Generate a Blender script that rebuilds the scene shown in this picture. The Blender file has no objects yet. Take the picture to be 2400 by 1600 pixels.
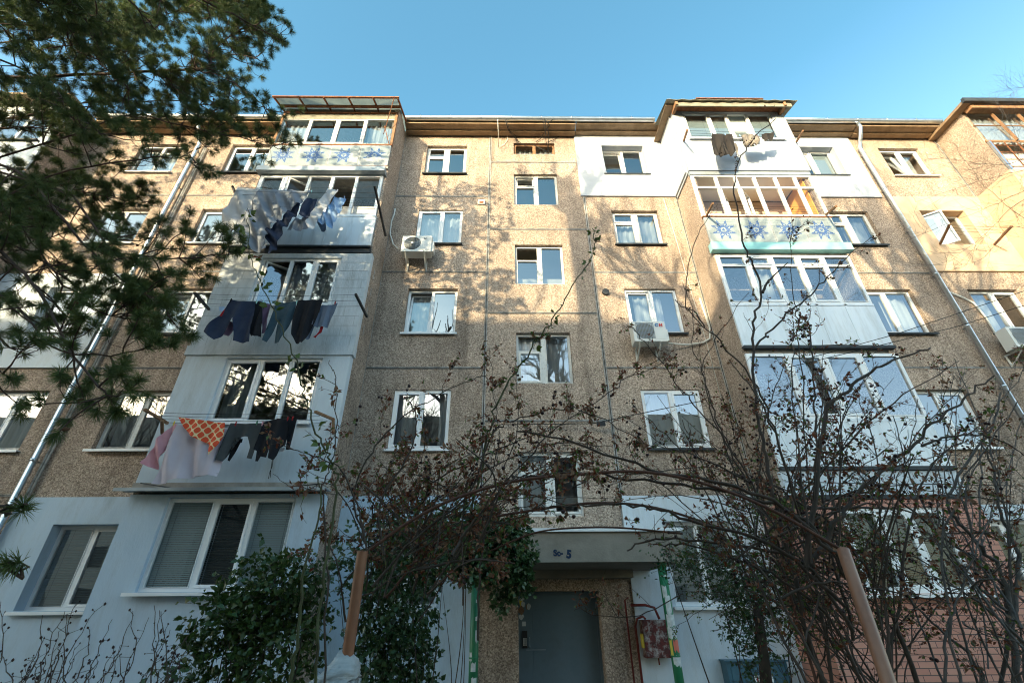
import bpy, bmesh, math, random
import numpy as np
from mathutils import Vector, Matrix
C = bpy.context.scene
R = math.radians
# ------------------------------------------------------------------ camera, sky, sun, exposure
PITCH, YAW, ROLL, FPX = R(30.268), R(0.892), R(-0.445), 1066.7
_f = Vector((math.sin(YAW)*math.cos(PITCH), math.cos(YAW)*math.cos(PITCH), math.sin(PITCH)))
_r0 = Vector((math.cos(YAW), -math.sin(YAW), 0)); _u0 = _r0.cross(_f)
_R = _r0*math.cos(ROLL)+_u0*math.sin(ROLL); _U = -_r0*math.sin(ROLL)+_u0*math.cos(ROLL)
EYE = Vector((0, 0, 1.6))
cam = bpy.data.objects.new('camera', bpy.data.cameras.new('camera'))
C.collection.objects.link(cam)
cam.matrix_world = Matrix(((_R.x, _U.x, -_f.x, 0), (_R.y, _U.y, -_f.y, 0), (_R.z, _U.z, -_f.z, 1.6), (0, 0, 0, 1)))
cam.data.lens = 16; cam.data.sensor_width = 36; cam.data.clip_end = 3000; cam.data.clip_start = 0.05
cam.data.dof.use_dof = True; cam.data.dof.focus_distance = 11; cam.data.dof.aperture_fstop = 4.5
C.camera = cam
SUN = Vector((-.60, -1.0, .30)).normalized()       # towards the sun
W = bpy.data.worlds.new('World'); C.world = W; W.use_nodes = True
nt = W.node_tree; nt.nodes.clear()
sky = nt.nodes.new('ShaderNodeTexSky'); sky.sky_type = 'NISHITA'; sky.sun_disc = False
sky.sun_elevation = math.asin(SUN.z); sky.sun_rotation = math.atan2(SUN.x, SUN.y)
sky.air_density = 1.2; sky.dust_density = 2.0; sky.ozone_density = 1.5
tint = nt.nodes.new('ShaderNodeMix'); tint.data_type = 'RGBA'; tint.blend_type = 'MULTIPLY'
tint.inputs[0].default_value = 1; tint.inputs[7].default_value = (.56, .88, .84, 1)
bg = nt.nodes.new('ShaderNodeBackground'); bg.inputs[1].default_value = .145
wo = nt.nodes.new('ShaderNodeOutputWorld')
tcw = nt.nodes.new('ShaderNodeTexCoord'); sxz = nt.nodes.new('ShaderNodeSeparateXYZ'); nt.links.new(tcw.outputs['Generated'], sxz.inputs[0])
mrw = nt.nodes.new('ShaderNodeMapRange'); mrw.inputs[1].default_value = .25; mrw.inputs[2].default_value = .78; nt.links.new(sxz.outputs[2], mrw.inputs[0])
hz = nt.nodes.new('ShaderNodeMix'); hz.data_type = 'RGBA'; hz.inputs[6].default_value = (1.38, 1.40, 1.40, 1); hz.inputs[7].default_value = (.52, .88, .86, 1)   # low sky whitened and brightened, added fill light for the shaded walls
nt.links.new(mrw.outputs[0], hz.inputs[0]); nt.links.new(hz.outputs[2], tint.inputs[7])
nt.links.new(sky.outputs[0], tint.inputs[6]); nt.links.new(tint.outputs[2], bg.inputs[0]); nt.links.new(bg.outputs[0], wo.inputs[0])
sl = bpy.data.lights.new('sun', 'SUN'); sl.energy = 2.45; sl.angle = R(.5); sl.color = (1, .83, .52)
so = bpy.data.objects.new('sun', sl); C.collection.objects.link(so)
so.rotation_euler = SUN.to_track_quat('Z', 'Y').to_euler(); so.location = SUN*60
C.view_settings.view_transform = 'Standard'; C.view_settings.look = 'None'; C.view_settings.gamma = 1
C.view_settings.exposure = 1.98
C.render.engine = 'CYCLES'; C.cycles.max_bounces = 6; C.cycles.transparent_max_bounces = 24
C.cycles.use_denoising = True; C.cycles.filter_width = 1.05; C.cycles.caustics_reflective = False; C.cycles.caustics_refractive = False

def at(px, py, Y):
    """point of the photograph (2400 x 1600) on the vertical plane Y"""
    d = _f*FPX + _R*(px-1200) + _U*(800-py)
    return EYE + d*(Y/d.y)
def zm(ox, oy, s=3.7333):
    return lambda x, y: (ox+x/s, oy+y/s)

# ------------------------------------------------------------------ helpers
col = C.collection
def tag(o, label=None, cat=None, group=None, kind=None):
    if label: o['label'] = label
    if cat: o['category'] = cat
    if group: o['group'] = group
    if kind: o['kind'] = kind
    return o
def empty(name, loc, label, cat, group=None):
    o = bpy.data.objects.new(name, None); o.location = loc; col.objects.link(o)
    o.empty_display_size = .1
    return tag(o, label, cat, group)
def link(name, me, mats, parent=None, smooth=False):
    for m in (mats if isinstance(mats, (list, tuple)) else [mats]): me.materials.append(m)
    o = bpy.data.objects.new(name, me); col.objects.link(o)
    if smooth: me.shade_smooth()
    if parent:
        o.parent = parent
        w = parent
        loc = Vector(parent.location)
        while w.parent: w = w.parent; loc += Vector(w.location)
        o.location = -loc
    return o
class MB:
    def __init__(s): s.v = []; s.f = []; s.m = []
    def add(s, vs, fs, m=0, M=None):
        n = len(s.v)
        s.v += [tuple(M @ Vector(v)) if M else tuple(v) for v in vs]
        s.f += [tuple(i+n for i in f) for f in fs]; s.m += [m]*len(fs)
    def quad(s, a, b, c, d, m=0, M=None): s.add([a, b, c, d], [(0, 1, 2, 3)], m, M)
    def box(s, x0, x1, y0, y1, z0, z1, m=0, M=None):
        vs = [(x, y, z) for z in (z0, z1) for y in (y0, y1) for x in (x0, x1)]
        s.add(vs, [(0, 2, 3, 1), (4, 5, 7, 6), (0, 1, 5, 4), (2, 6, 7, 3), (1, 3, 7, 5), (0, 4, 6, 2)], m, M)
    def bar(s, a, b, w, h=None, m=0):
        h = h or w; a = Vector(a); b = Vector(b); d = b-a; L = d.length
        M = Matrix.Translation(a) @ d.to_track_quat('Z', 'Y').to_matrix().to_4x4()
        s.box(-w/2, w/2, -h/2, h/2, 0, L, m, M)
    def tube(s, pts, r, n=8, m=0, cap=True):
        pts = [Vector(p) for p in pts]; rr = r if isinstance(r, (list, tuple)) else [r]*len(pts)
        rings = []; up = Vector((.13, .21, 1)).normalized()
        for i, p in enumerate(pts):
            d = (pts[min(i+1, len(pts)-1)]-pts[max(i-1, 0)])
            if d.length < 1e-9: d = Vector((0, 0, 1))
            d.normalize(); u = d.cross(up)
            if u.length < .1: u = d.cross(Vector((1, .1, 0)))
            u.normalize(); v = d.cross(u)
            rings.append([p+(u*math.cos(2*math.pi*k/n)+v*math.sin(2*math.pi*k/n))*rr[i] for k in range(n)])
        vs = [q for g in rings for q in g]; fs = []
        for i in range(len(pts)-1):
            for k in range(n):
                fs.append((i*n+k, i*n+(k+1) % n, (i+1)*n+(k+1) % n, (i+1)*n+k))
        if cap: fs += [tuple(range(n))[::-1], tuple(range((len(pts)-1)*n, len(pts)*n))]
        s.add(vs, fs, m)
    def disc(s, c, r, ax, n=20, m=0):
        M = Matrix.Translation(c) @ Vector(ax).to_track_quat('Z', 'Y').to_matrix().to_4x4()
        s.add([(r*math.cos(2*math.pi*k/n), r*math.sin(2*math.pi*k/n), 0) for k in range(n)], [tuple(range(n))], m, M)
    def cells(s, x0, x1, z0, z1, ops, y0, y1, m=0, rim=True, back=True):
        """a wall in the XZ plane with rectangular openings, their reveals and its rim"""
        xs = sorted({x0, x1, *[min(max(o[i], x0), x1) for o in ops for i in (0, 1)]})
        zs = sorted({z0, z1, *[min(max(o[i], z0), z1) for o in ops for i in (2, 3)]})
        for i in range(len(xs)-1):
            for j in range(len(zs)-1):
                a, b, c, d = xs[i], xs[i+1], zs[j], zs[j+1]; mx, mz = (a+b)/2, (c+d)/2
                if any(o[0] < mx < o[1] and o[2] < mz < o[3] for o in ops): continue
                s.quad((a, y0, c), (b, y0, c), (b, y0, d), (a, y0, d), m)
                if back: s.quad((b, y1, c), (a, y1, c), (a, y1, d), (b, y1, d), m)
        for (a, b, c, d) in ops:
            a, b, c, d = max(a, x0), min(b, x1), max(c, z0), min(d, z1)
            if a >= b or c >= d: continue
            s.quad((a, y0, c), (a, y1, c), (b, y1, c), (b, y0, c), m); s.quad((a, y0, d), (b, y0, d), (b, y1, d), (a, y1, d), m)
            s.quad((a, y0, c), (a, y0, d), (a, y1, d), (a, y1, c), m); s.quad((b, y0, c), (b, y1, c), (b, y1, d), (b, y0, d), m)
        if rim:
            s.quad((x0, y0, z0), (x0, y1, z0), (x1, y1, z0), (x1, y0, z0), m); s.quad((x0, y0, z1), (x1, y0, z1), (x1, y1, z1), (x0, y1, z1), m)
            s.quad((x0, y0, z0), (x0, y0, z1), (x0, y1, z1), (x0, y1, z0), m); s.quad((x1, y0, z0), (x1, y1, z0), (x1, y1, z1), (x1, y0, z1), m)
    def build(s, name, mats, parent=None, smooth=False):
        me = bpy.data.meshes.new(name); me.from_pydata(s.v, [], s.f)
        if any(s.m): me.polygons.foreach_set('material_index', s.m)
        me.update()
        return link(name, me, mats, parent, smooth)
def np_mesh(name, V, F, mats, parent=None, mi=None):
    """V (n,3), F (m,k) with k = 3 or 4"""
    V = np.asarray(V, np.float32); F = np.asarray(F, np.int32); k = F.shape[1]
    me = bpy.data.meshes.new(name)
    me.vertices.add(len(V)); me.vertices.foreach_set('co', V.ravel())
    me.loops.add(F.size); me.loops.foreach_set('vertex_index', F.ravel())
    me.polygons.add(len(F)); me.polygons.foreach_set('loop_start', np.arange(0, F.size, k, dtype=np.int32))
    if mi is not None: me.polygons.foreach_set('material_index', np.asarray(mi, np.int32))
    me.update(calc_edges=True); me.validate()
    return link(name, me, mats, parent)

# ------------------------------------------------------------------ materials
def mat(name, c, c2=None, rough=.8, scale=6., bump=0., bscale=None, detail=4, metal=0., spec=.35, stretch=None,
        stain=None, sscale=.8, samt=.5, trans=0., contrast=(.35, .65), rnd=None):
    m = bpy.data.materials.new(name); m.use_nodes = True
    n = m.node_tree.nodes; l = m.node_tree.links; p = n['Principled BSDF']
    p.inputs['Roughness'].default_value = rough; p.inputs['Metallic'].default_value = metal
    p.inputs['Specular IOR Level'].default_value = spec
    p.inputs['Base Color'].default_value = (*c, 1)
    tc = n.new('ShaderNodeTexCoord'); mp = n.new('ShaderNodeMapping'); l.new(tc.outputs['Object'], mp.inputs[0])
    if stretch: mp.inputs['Scale'].default_value = stretch
    out = None
    if c2:
        t = n.new('ShaderNodeTexNoise'); t.inputs['Scale'].default_value = scale; t.inputs['Detail'].default_value = detail
        t.inputs['Roughness'].default_value = .65
        l.new(mp.outputs[0], t.inputs['Vector'])
        mr = n.new('ShaderNodeMapRange'); mr.inputs[1].default_value = contrast[0]; mr.inputs[2].default_value = contrast[1]
        l.new(t.outputs[0], mr.inputs[0])
        mx = n.new('ShaderNodeMix'); mx.data_type = 'RGBA'; mx.inputs[6].default_value = (*c, 1); mx.inputs[7].default_value = (*c2, 1)
        l.new(mr.outputs[0], mx.inputs[0]); out = mx.outputs[2]
    if stain:
        t = n.new('ShaderNodeTexNoise'); t.inputs['Scale'].default_value = sscale; t.inputs['Detail'].default_value = 7
        t.inputs['Roughness'].default_value = .7
        l.new(mp.outputs[0], t.inputs['Vector'])
        mr = n.new('ShaderNodeMapRange'); mr.inputs[1].default_value = .48; mr.inputs[2].default_value = .72; mr.inputs[4].default_value = samt
        l.new(t.outputs[0], mr.inputs[0])
        mx = n.new('ShaderNodeMix'); mx.data_type = 'RGBA'; mx.inputs[7].default_value = (*stain, 1)
        if out: l.new(out, mx.inputs[6])
        else: mx.inputs[6].default_value = (*c, 1)
        l.new(mr.outputs[0], mx.inputs[0]); out = mx.outputs[2]
    if out: l.new(out, p.inputs['Base Color'])
    if bump:
        t = n.new('ShaderNodeTexNoise'); t.inputs['Scale'].default_value = bscale or scale; t.inputs['Detail'].default_value = 3
        l.new(mp.outputs[0], t.inputs['Vector'])
        b = n.new('ShaderNodeBump'); b.inputs['Strength'].default_value = 1; b.inputs['Distance'].default_value = bump
        l.new(t.outputs[0], b.inputs['Height']); l.new(b.outputs[0], p.inputs['Normal'])
    if trans:
        tr = n.new('ShaderNodeBsdfTranslucent'); tr.inputs[0].default_value = (*c, 1)
        if out: l.new(out, tr.inputs[0])
        ms = n.new('ShaderNodeMixShader'); ms.inputs[0].default_value = trans
        l.new(p.outputs[0], ms.inputs[1]); l.new(tr.outputs[0], ms.inputs[2]); l.new(ms.outputs[0], n['Material Output'].inputs[0])
    return m
def pebble_mat():
    m = bpy.data.materials.new('pebbledash'); m.use_nodes = True
    n = m.node_tree.nodes; l = m.node_tree.links; p = n['Principled BSDF']; p.inputs['Roughness'].default_value = .9
    p.inputs['Specular IOR Level'].default_value = .2
    tc = n.new('ShaderNodeTexCoord')
    v = n.new('ShaderNodeTexVoronoi'); v.inputs['Scale'].default_value = 50; l.new(tc.outputs['Object'], v.inputs['Vector'])
    no = n.new('ShaderNodeTexNoise'); no.inputs['Scale'].default_value = 30; no.inputs['Detail'].default_value = 5; no.inputs['Roughness'].default_value = .75
    l.new(tc.outputs['Object'], no.inputs['Vector'])
    big = n.new('ShaderNodeTexNoise'); big.inputs['Scale'].default_value = .9; big.inputs['Detail'].default_value = 6; big.inputs['Roughness'].default_value = .65
    l.new(tc.outputs['Object'], big.inputs['Vector'])
    r1 = n.new('ShaderNodeValToRGB'); e = r1.color_ramp.elements
    e[0].position = 0; e[0].color = (.27, .205, .155, 1); e[1].position = 1; e[1].color = (.66, .54, .43, 1)
    k = r1.color_ramp.elements.new(.3); k.color = (.385, .295, .235, 1); k = r1.color_ramp.elements.new(.65); k.color = (.51, .40, .325, 1)
    sep = n.new('ShaderNodeSeparateColor'); l.new(v.outputs['Color'], sep.inputs[0])
    l.new(sep.outputs[0], r1.inputs[0])
    mr = n.new('ShaderNodeMapRange'); mr.inputs[1].default_value = .36; mr.inputs[2].default_value = .54; mr.inputs[3].default_value = .45; mr.inputs[4].default_value = 1
    l.new(no.outputs[0], mr.inputs[0])
    mu = n.new('ShaderNodeMix'); mu.data_type = 'RGBA'; mu.blend_type = 'MULTIPLY'; mu.inputs[0].default_value = 1
    l.new(r1.outputs[0], mu.inputs[6]); l.new(mr.outputs[0], mu.inputs[7])
    mb = n.new('ShaderNodeMapRange'); mb.inputs[1].default_value = .35; mb.inputs[2].default_value = .65; mb.inputs[3].default_value = .78; mb.inputs[4].default_value = 1.12
    l.new(big.outputs[0], mb.inputs[0])
    m2 = n.new('ShaderNodeMix'); m2.data_type = 'RGBA'; m2.blend_type = 'MULTIPLY'; m2.inputs[0].default_value = 1
    l.new(mu.outputs[2], m2.inputs[6]); l.new(mb.outputs[0], m2.inputs[7])
    mp = n.new('ShaderNodeMapping'); mp.inputs['Scale'].default_value = (2.6, 1, .28); l.new(tc.outputs['Object'], mp.inputs[0])
    st = n.new('ShaderNodeTexNoise'); st.inputs['Scale'].default_value = 1.3; st.inputs['Detail'].default_value = 6; st.inputs['Roughness'].default_value = .6; l.new(mp.outputs[0], st.inputs['Vector'])
    ms = n.new('ShaderNodeMapRange'); ms.inputs[1].default_value = .50; ms.inputs[2].default_value = .70; ms.inputs[3].default_value = 1; ms.inputs[4].default_value = .68; l.new(st.outputs[0], ms.inputs[0])
    m3 = n.new('ShaderNodeMix'); m3.data_type = 'RGBA'; m3.blend_type = 'MULTIPLY'; m3.inputs[0].default_value = 1
    l.new(m2.outputs[2], m3.inputs[6]); l.new(ms.outputs[0], m3.inputs[7]); sp = n.new('ShaderNodeSeparateXYZ'); l.new(tc.outputs['Object'], sp.inputs[0]); cmb = n.new('ShaderNodeCombineXYZ')
    for ax, off in ((0, -.90), (2, .763)):      # each 2.8 m panel has its own tone
        a = n.new('ShaderNodeMath'); a.operation = 'SUBTRACT'; a.inputs[1].default_value = off; l.new(sp.outputs[ax], a.inputs[0])
        q = n.new('ShaderNodeMath'); q.operation = 'DIVIDE'; q.inputs[1].default_value = 2.8; l.new(a.outputs[0], q.inputs[0])
        f = n.new('ShaderNodeMath'); f.operation = 'FLOOR'; l.new(q.outputs[0], f.inputs[0]); l.new(f.outputs[0], cmb.inputs[ax])
    wn = n.new('ShaderNodeTexWhiteNoise'); l.new(cmb.outputs[0], wn.inputs[0])
    mw_ = n.new('ShaderNodeMapRange'); mw_.inputs[3].default_value = .84; mw_.inputs[4].default_value = 1.08; l.new(wn.outputs[0], mw_.inputs[0])
    m4 = n.new('ShaderNodeMix'); m4.data_type = 'RGBA'; m4.blend_type = 'MULTIPLY'; m4.inputs[0].default_value = 1
    l.new(m3.outputs[2], m4.inputs[6]); l.new(mw_.outputs[0], m4.inputs[7]); l.new(m4.outputs[2], p.inputs['Base Color'])
    b = n.new('ShaderNodeBump'); b.inputs['Distance'].default_value = .02; b.inputs['Strength'].default_value = .9
    l.new(no.outputs[0], b.inputs['Height']); l.new(b.outputs[0], p.inputs['Normal'])
    return m
def glass_mat(name, tintc=(.75, .8, .82), base=.20, mul=.9, rough=.012):
    m = bpy.data.materials.new(name); m.use_nodes = True
    n = m.node_tree.nodes; l = m.node_tree.links; n.remove(n['Principled BSDF'])
    tr = n.new('ShaderNodeBsdfTransparent'); tr.inputs[0].default_value = (*tintc, 1)
    gl = n.new('ShaderNodeBsdfGlossy'); gl.inputs['Roughness'].default_value = rough; gl.inputs[0].default_value = (.93, .97, 1, 1)
    fr = n.new('ShaderNodeFresnel'); fr.inputs[0].default_value = 1.55
    ad = n.new('ShaderNodeMath'); ad.operation = 'MULTIPLY_ADD'; ad.inputs[1].default_value = mul; ad.inputs[2].default_value = base
    l.new(fr.outputs[0], ad.inputs[0])
    ms = n.new('ShaderNodeMixShader'); l.new(ad.outputs[0], ms.inputs[0]); l.new(tr.outputs[0], ms.inputs[1]); l.new(gl.outputs[0], ms.inputs[2])
    l.new(ms.outputs[0], n['Material Output'].inputs[0])
    tc = n.new('ShaderNodeTexCoord'); t = n.new('ShaderNodeTexNoise'); t.inputs['Scale'].default_value = 1.1; t.inputs['Detail'].default_value = 1
    b = n.new('ShaderNodeBump'); b.inputs['Distance'].default_value = .012; b.inputs['Strength'].default_value = .5
    l.new(tc.outputs['Object'], t.inputs['Vector']); l.new(t.outputs[0], b.inputs['Height']); l.new(b.outputs[0], gl.inputs['Normal'])
    return m
def brick_mat():
    m = bpy.data.materials.new('pink_brick'); m.use_nodes = True
    n = m.node_tree.nodes; l = m.node_tree.links; p = n['Principled BSDF']; p.inputs['Roughness'].default_value = .75
    tc = n.new('ShaderNodeTexCoord'); mp = n.new('ShaderNodeMapping'); mp.inputs['Rotation'].default_value = (R(-90), 0, 0)
    b = n.new('ShaderNodeTexBrick'); b.inputs['Scale'].default_value = 1; b.inputs['Brick Width'].default_value = .26; b.inputs['Row Height'].default_value = .085
    b.inputs['Mortar Size'].default_value = .006; b.inputs['Color1'].default_value = (.50, .22, .16, 1); b.inputs['Color2'].default_value = (.56, .27, .20, 1)
    b.inputs['Mortar'].default_value = (.10, .07, .065, 1)
    l.new(tc.outputs['Object'], mp.inputs[0]); l.new(mp.outputs[0], b.inputs['Vector']); l.new(b.outputs[0], p.inputs['Base Color'])
    return m
def pattern_mat():
    """terracotta rings on cream, printed cloth"""
    m = bpy.data.materials.new('ring_print'); m.use_nodes = True
    n = m.node_tree.nodes; l = m.node_tree.links; p = n['Principled BSDF']; p.inputs['Roughness'].default_value = .9
    tc = n.new('ShaderNodeTexCoord'); sx = n.new('ShaderNodeSeparateXYZ'); l.new(tc.outputs['Object'], sx.inputs[0])
    def wave(o):
        a = n.new('ShaderNodeMath'); a.operation = 'MULTIPLY'; a.inputs[1].default_value = 19; l.new(o, a.inputs[0])
        b = n.new('ShaderNodeMath'); b.operation = 'SINE'; l.new(a.outputs[0], b.inputs[0]); return b.outputs[0]
    ad = n.new('ShaderNodeMath'); ad.operation = 'ADD'; sb = n.new('ShaderNodeMath'); sb.operation = 'SUBTRACT'
    l.new(sx.outputs[0], ad.inputs[0]); l.new(sx.outputs[2], ad.inputs[1]); l.new(sx.outputs[0], sb.inputs[0]); l.new(sx.outputs[2], sb.inputs[1])
    mu = n.new('ShaderNodeMath'); mu.operation = 'MULTIPLY'; l.new(wave(ad.outputs[0]), mu.inputs[0]); l.new(wave(sb.outputs[0]), mu.inputs[1])
    ab = n.new('ShaderNodeMath'); ab.operation = 'ABSOLUTE'; l.new(mu.outputs[0], ab.inputs[0])
    gt = n.new('ShaderNodeMath'); gt.operation = 'GREATER_THAN'; gt.inputs[1].default_value = .22; l.new(ab.outputs[0], gt.inputs[0])
    mx = n.new('ShaderNodeMix'); mx.data_type = 'RGBA'; mx.inputs[6].default_value = (.80, .62, .36, 1); mx.inputs[7].default_value = (.72, .085, .03, 1)
    l.new(gt.outputs[0], mx.inputs[0]); l.new(mx.outputs[2], p.inputs['Base Color'])
    return m
M = dict(
    peb=pebble_mat(),
    conc=mat('concrete', (.30, .28, .25), (.42, .39, .35), .9, 5, .004, 40, stain=(.16, .14, .12), sscale=1.5),
    cornice=mat('cornice_concrete', (.22, .15, .09), (.32, .23, .15), .9, 3, .004, 30, stain=(.10, .065, .04), sscale=1.2, samt=.7),
    joint=mat('joint_mortar', (.22, .215, .205), (.42, .41, .39), .85, 9, .003, 30, stain=(.06, .06, .055), sscale=2.2, samt=.8),
    groove=mat('dark_groove', (.03, .03, .03), rough=.9),
    white=mat('white_plaster', (.37, .405, .46), (.43, .465, .52), .8, 2, .0025, 60, stain=(.31, .33, .36), sscale=.9, samt=.35),
    blue=mat('pale_blue_paint', (.42, .53, .64), (.50, .60, .70), .8, 1.6, .004, 30, stain=(.28, .34, .40), sscale=1.6, samt=.7, stretch=(1.6, 1, .45)),
    block=mat('painted_block', (.50, .54, .57), (.60, .63, .66), .85, 4, .004, 25, stain=(.28, .29, .29), sscale=1.8, samt=.65, stretch=(2, 1, .5)),
    smooth=mat('smooth_render', (.54, .61, .67), (.62, .68, .74), .8, 1.5, .003, 40, stain=(.34, .36, .36), sscale=1.5, samt=.65, stretch=(2, 1, .4)),
    peach=mat('peach_render', (.58, .41, .27), (.64, .47, .32), .85, 2, .003, 50),
    pvc=mat('white_pvc', (.78, .80, .82), rough=.35, spec=.5),
    pvcp=mat('white_panel', (.66, .72, .78), (.74, .79, .84), .3, .8, .01, 1.3, spec=.5, stain=(.40, .40, .38), sscale=1.8, samt=.6, stretch=(2.5, 1, .4)),
    wood=mat('flaking_white_wood', (.66, .66, .64), (.40, .36, .31), .75, 22, .002, 30, contrast=(.55, .75)),
    brown=mat('weathered_wood', (.20, .10, .05), (.30, .17, .09), .8, 9, .003, 20, stretch=(1, 1, .2)),
    rust=mat('rusty_metal', (.16, .06, .03), (.30, .12, .05), .85, 12, .002, 30),
    black=mat('black_metal', (.018, .018, .02), rough=.5),
    zinc=mat('galvanised_steel', (.62, .66, .70), (.50, .54, .58), .28, 5, metal=.9, spec=.5),
    dark=mat('dark_sheet', (.03, .035, .04), rough=.6),
    flash=mat('grey_sheet_metal', (.30, .34, .37), (.36, .40, .43), .45, 3, metal=.3),
    turq=mat('turquoise_sheet', (.25, .56, .56), (.32, .62, .62), .45, 2, spec=.5),
    tile=mat('white_mosaic', (.29, .355, .38), (.36, .42, .44), .4, 30),
    tileb=mat('blue_mosaic', (.015, .09, .33), (.03, .13, .38), .4, 30),
    grout=mat('mosaic_bed', (.30, .33, .34), (.40, .42, .42), .9, 14, .003, 30),
    poly=mat('ribbed_fibreglass', (.13, .17, .17), (.20, .24, .23), .4, 2, trans=.5),
    asb=mat('fibre_cement', (.26, .25, .20), (.19, .18, .14), .9, 4, .003, 20),
    room=mat('room_wall', (.46, .45, .42), (.52, .50, .46), .9, 1),
    ceil=mat('room_ceiling', (.55, .54, .50), rough=.9),
    lining=mat('beige_lining', (.62, .50, .40), (.70, .58, .48), .8, 2), orange=mat('orange_wall', (.80, .42, .10), rough=.8),
    curt=mat('net_curtain', (.74, .78, .82), (.82, .86, .88), .9, 3, trans=.35, stretch=(8, 1, .2)),
    blind=mat('blind_slat', (.50, .58, .60), rough=.6),
    blindm=mat('grey_blind_slat', (.16, .18, .16), rough=.6), blindd=mat('dark_blind_slat', (.030, .038, .042), rough=.6),
    green=mat('green_paint', (.012, .13, .055), (.018, .17, .075), .45, 5, spec=.5),
    paper=mat('torn_paper', (.62, .64, .64), (.45, .47, .46), .9, 20),
    paperr=mat('red_leaflet', (.60, .16, .11), rough=.9), papery=mat('yellow_leaflet', (.62, .50, .08), rough=.9),
    redbox=mat('peeling_red_paint', (.14, .022, .018), (.06, .02, .018), .6, 12, .002, 20, stain=(.50, .50, .48), sscale=9, samt=1),
    redp=mat('red_pipe_paint', (.17, .03, .025), rough=.5),
    door=mat('grey_blue_door', (.105, .155, .19), (.135, .185, .22), .45, 3, .002, 12, stain=(.07, .10, .12), sscale=3, samt=.6),
    canopy=mat('canopy_render', (.22, .20, .17), (.27, .245, .21), .9, 3, .003, 40, stain=(.13, .11, .09), sscale=1.6, samt=.6),
    ink=mat('blue_paint_mark', (.012, .03, .07), rough=.8),
    ebox=mat('dark_blue_steel', (.03, .10, .15), (.04, .12, .17), .4, 3, spec=.5),
    brick=brick_mat(), print=pattern_mat(),
    ac=mat('appliance_white', (.68, .68, .65), rough=.4, spec=.5), acd=mat('appliance_dark', (.05, .05, .05), rough=.5),
    acb=mat('logo_blue', (.02, .14, .35), rough=.5), acr=mat('logo_red', (.60, .04, .03), rough=.5),
    hose=mat('white_hose', (.62, .62, .58), rough=.6), cable=mat('black_cable', (.015, .015, .015), rough=.6),
    pipe=mat('brown_pipe', (.27, .115, .065), (.33, .155, .09), .42, 7, metal=.0, spec=.5, stain=(.13, .06, .04), sscale=9, samt=.7, stretch=(1, 1, .3)),
    rebar=mat('rusty_rebar', (.07, .03, .022), (.12, .055, .035), .8, 30, .002, 90),
    film=mat('plastic_film', (.62, .66, .68), (.45, .50, .53), .35, 6, .004, 20, spec=.6, trans=.3, stretch=(1, 1, 6)),
    bark=mat('rose_cane', (.052, .042, .032), (.075, .05, .04), .8, 14),
    barkg=mat('green_cane', (.07, .085, .03), (.05, .045, .022), .7, 10),
    barkt=mat('tree_bark', (.085, .075, .07), (.13, .115, .105), .9, 18, .003, 60),
    pbark=mat('pine_bark', (.055, .038, .032), (.09, .06, .048), .95, 20, .004, 50),
    lred=mat('young_red_leaf', (.15, .035, .02), (.20, .07, .03), .5, 40, trans=.3),
    lgrn=mat('green_leaf', (.07, .12, .025), (.11, .15, .03), .45, 40, trans=.3),
    ltan=mat('dry_leaf', (.30, .19, .12), (.20, .11, .07), .8, 40, trans=.3),
    hip=mat('dried_hip', (.03, .012, .012), rough=.6),
    ivy=mat('ivy_leaf', (.035, .085, .03), (.06, .11, .035), .38, 60, spec=.5, trans=.15),
    priv=mat('privet_leaf', (.028, .062, .016), (.06, .11, .022), .4, 60, spec=.5, trans=.2),
    needle=mat('pine_needle', (.045, .085, .025), (.11, .14, .035), .55, 14, spec=.4, trans=.18),
    cone=mat('pine_cone', (.07, .035, .02), (.12, .06, .03), .8, 60),
    ground=mat('soil', (.16, .13, .09), (.22, .18, .12), .95, 4, .01, 12), asph=mat('asphalt', (.05, .05, .05), (.065, .063, .06), .95, 30, .002, 80),
    opp=mat('opposite_panel', (.30, .26, .21), (.36, .31, .26), .9, 3),
)
M['glass'] = glass_mat('window_glass'); M['glassd'] = glass_mat('balcony_glass', (.7, .76, .78), .16, 1.0)
M['glassc'] = glass_mat('clear_glass', (.93, .93, .93), .02, .5); M['glassb'] = glass_mat('blind_glass', (.9, .94, .95), .0, .6)
def cloth_mat(name, c, c2=None, trans=.25): return mat(name, c, c2, .9, 3, .002, 90, trans=trans)

# ------------------------------------------------------------------ the setting: ground, path
YF = 9.37                       # plane of the facade
g = MB(); g.quad((-700, -700, 0), (700, -700, 0), (700, 700, 0), (-700, 700, 0)); tag(g.build('ground', M['ground']), kind='structure')
g = MB(); g.quad((-40, 6.1, .004), (40, 6.1, .004), (40, 7.9, .004), (-40, 7.9, .004)); tag(g.build('path', M['asph']), kind='structure')

# ------------------------------------------------------------------ the apartment block
Bd = empty('apartment_building', (0, YF, 0), 'five storey pebbledash apartment block with patched white plaster and glazed balconies', 'apartment building')
FL = lambda k: .763+2.8*k
WT = [3.02, 5.81, 8.63, 11.42, 14.25]; WB = [1.60, 4.47, 7.30, 10.14, 12.95]
COLS = {'Z': (-11.42, -10.08), 'A': (-8.60, -7.25), 'B': (-2.48, -1.23), 'C': (3.03, 4.35), 'D': (9.10, 10.46), 'E': (11.95, 13.25)}
SWIN = [(3.13, 4.40), (5.97, 7.31), (8.78, 10.11), (11.65, 12.94), (13.88, 14.40)]
ops = {}
for c, (a, b) in COLS.items():
    for k in range(5):
        if (c, k) in (('Z', 0), ('E', 0)): continue
        ops[c, k] = (a, b, WB[k], WT[k])
for k, (a, b) in enumerate(SWIN): ops['S', k] = (.25, 1.54, a, b)
DOOR = (.22, 1.68, 0, 1.85)
lodge = []
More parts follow.
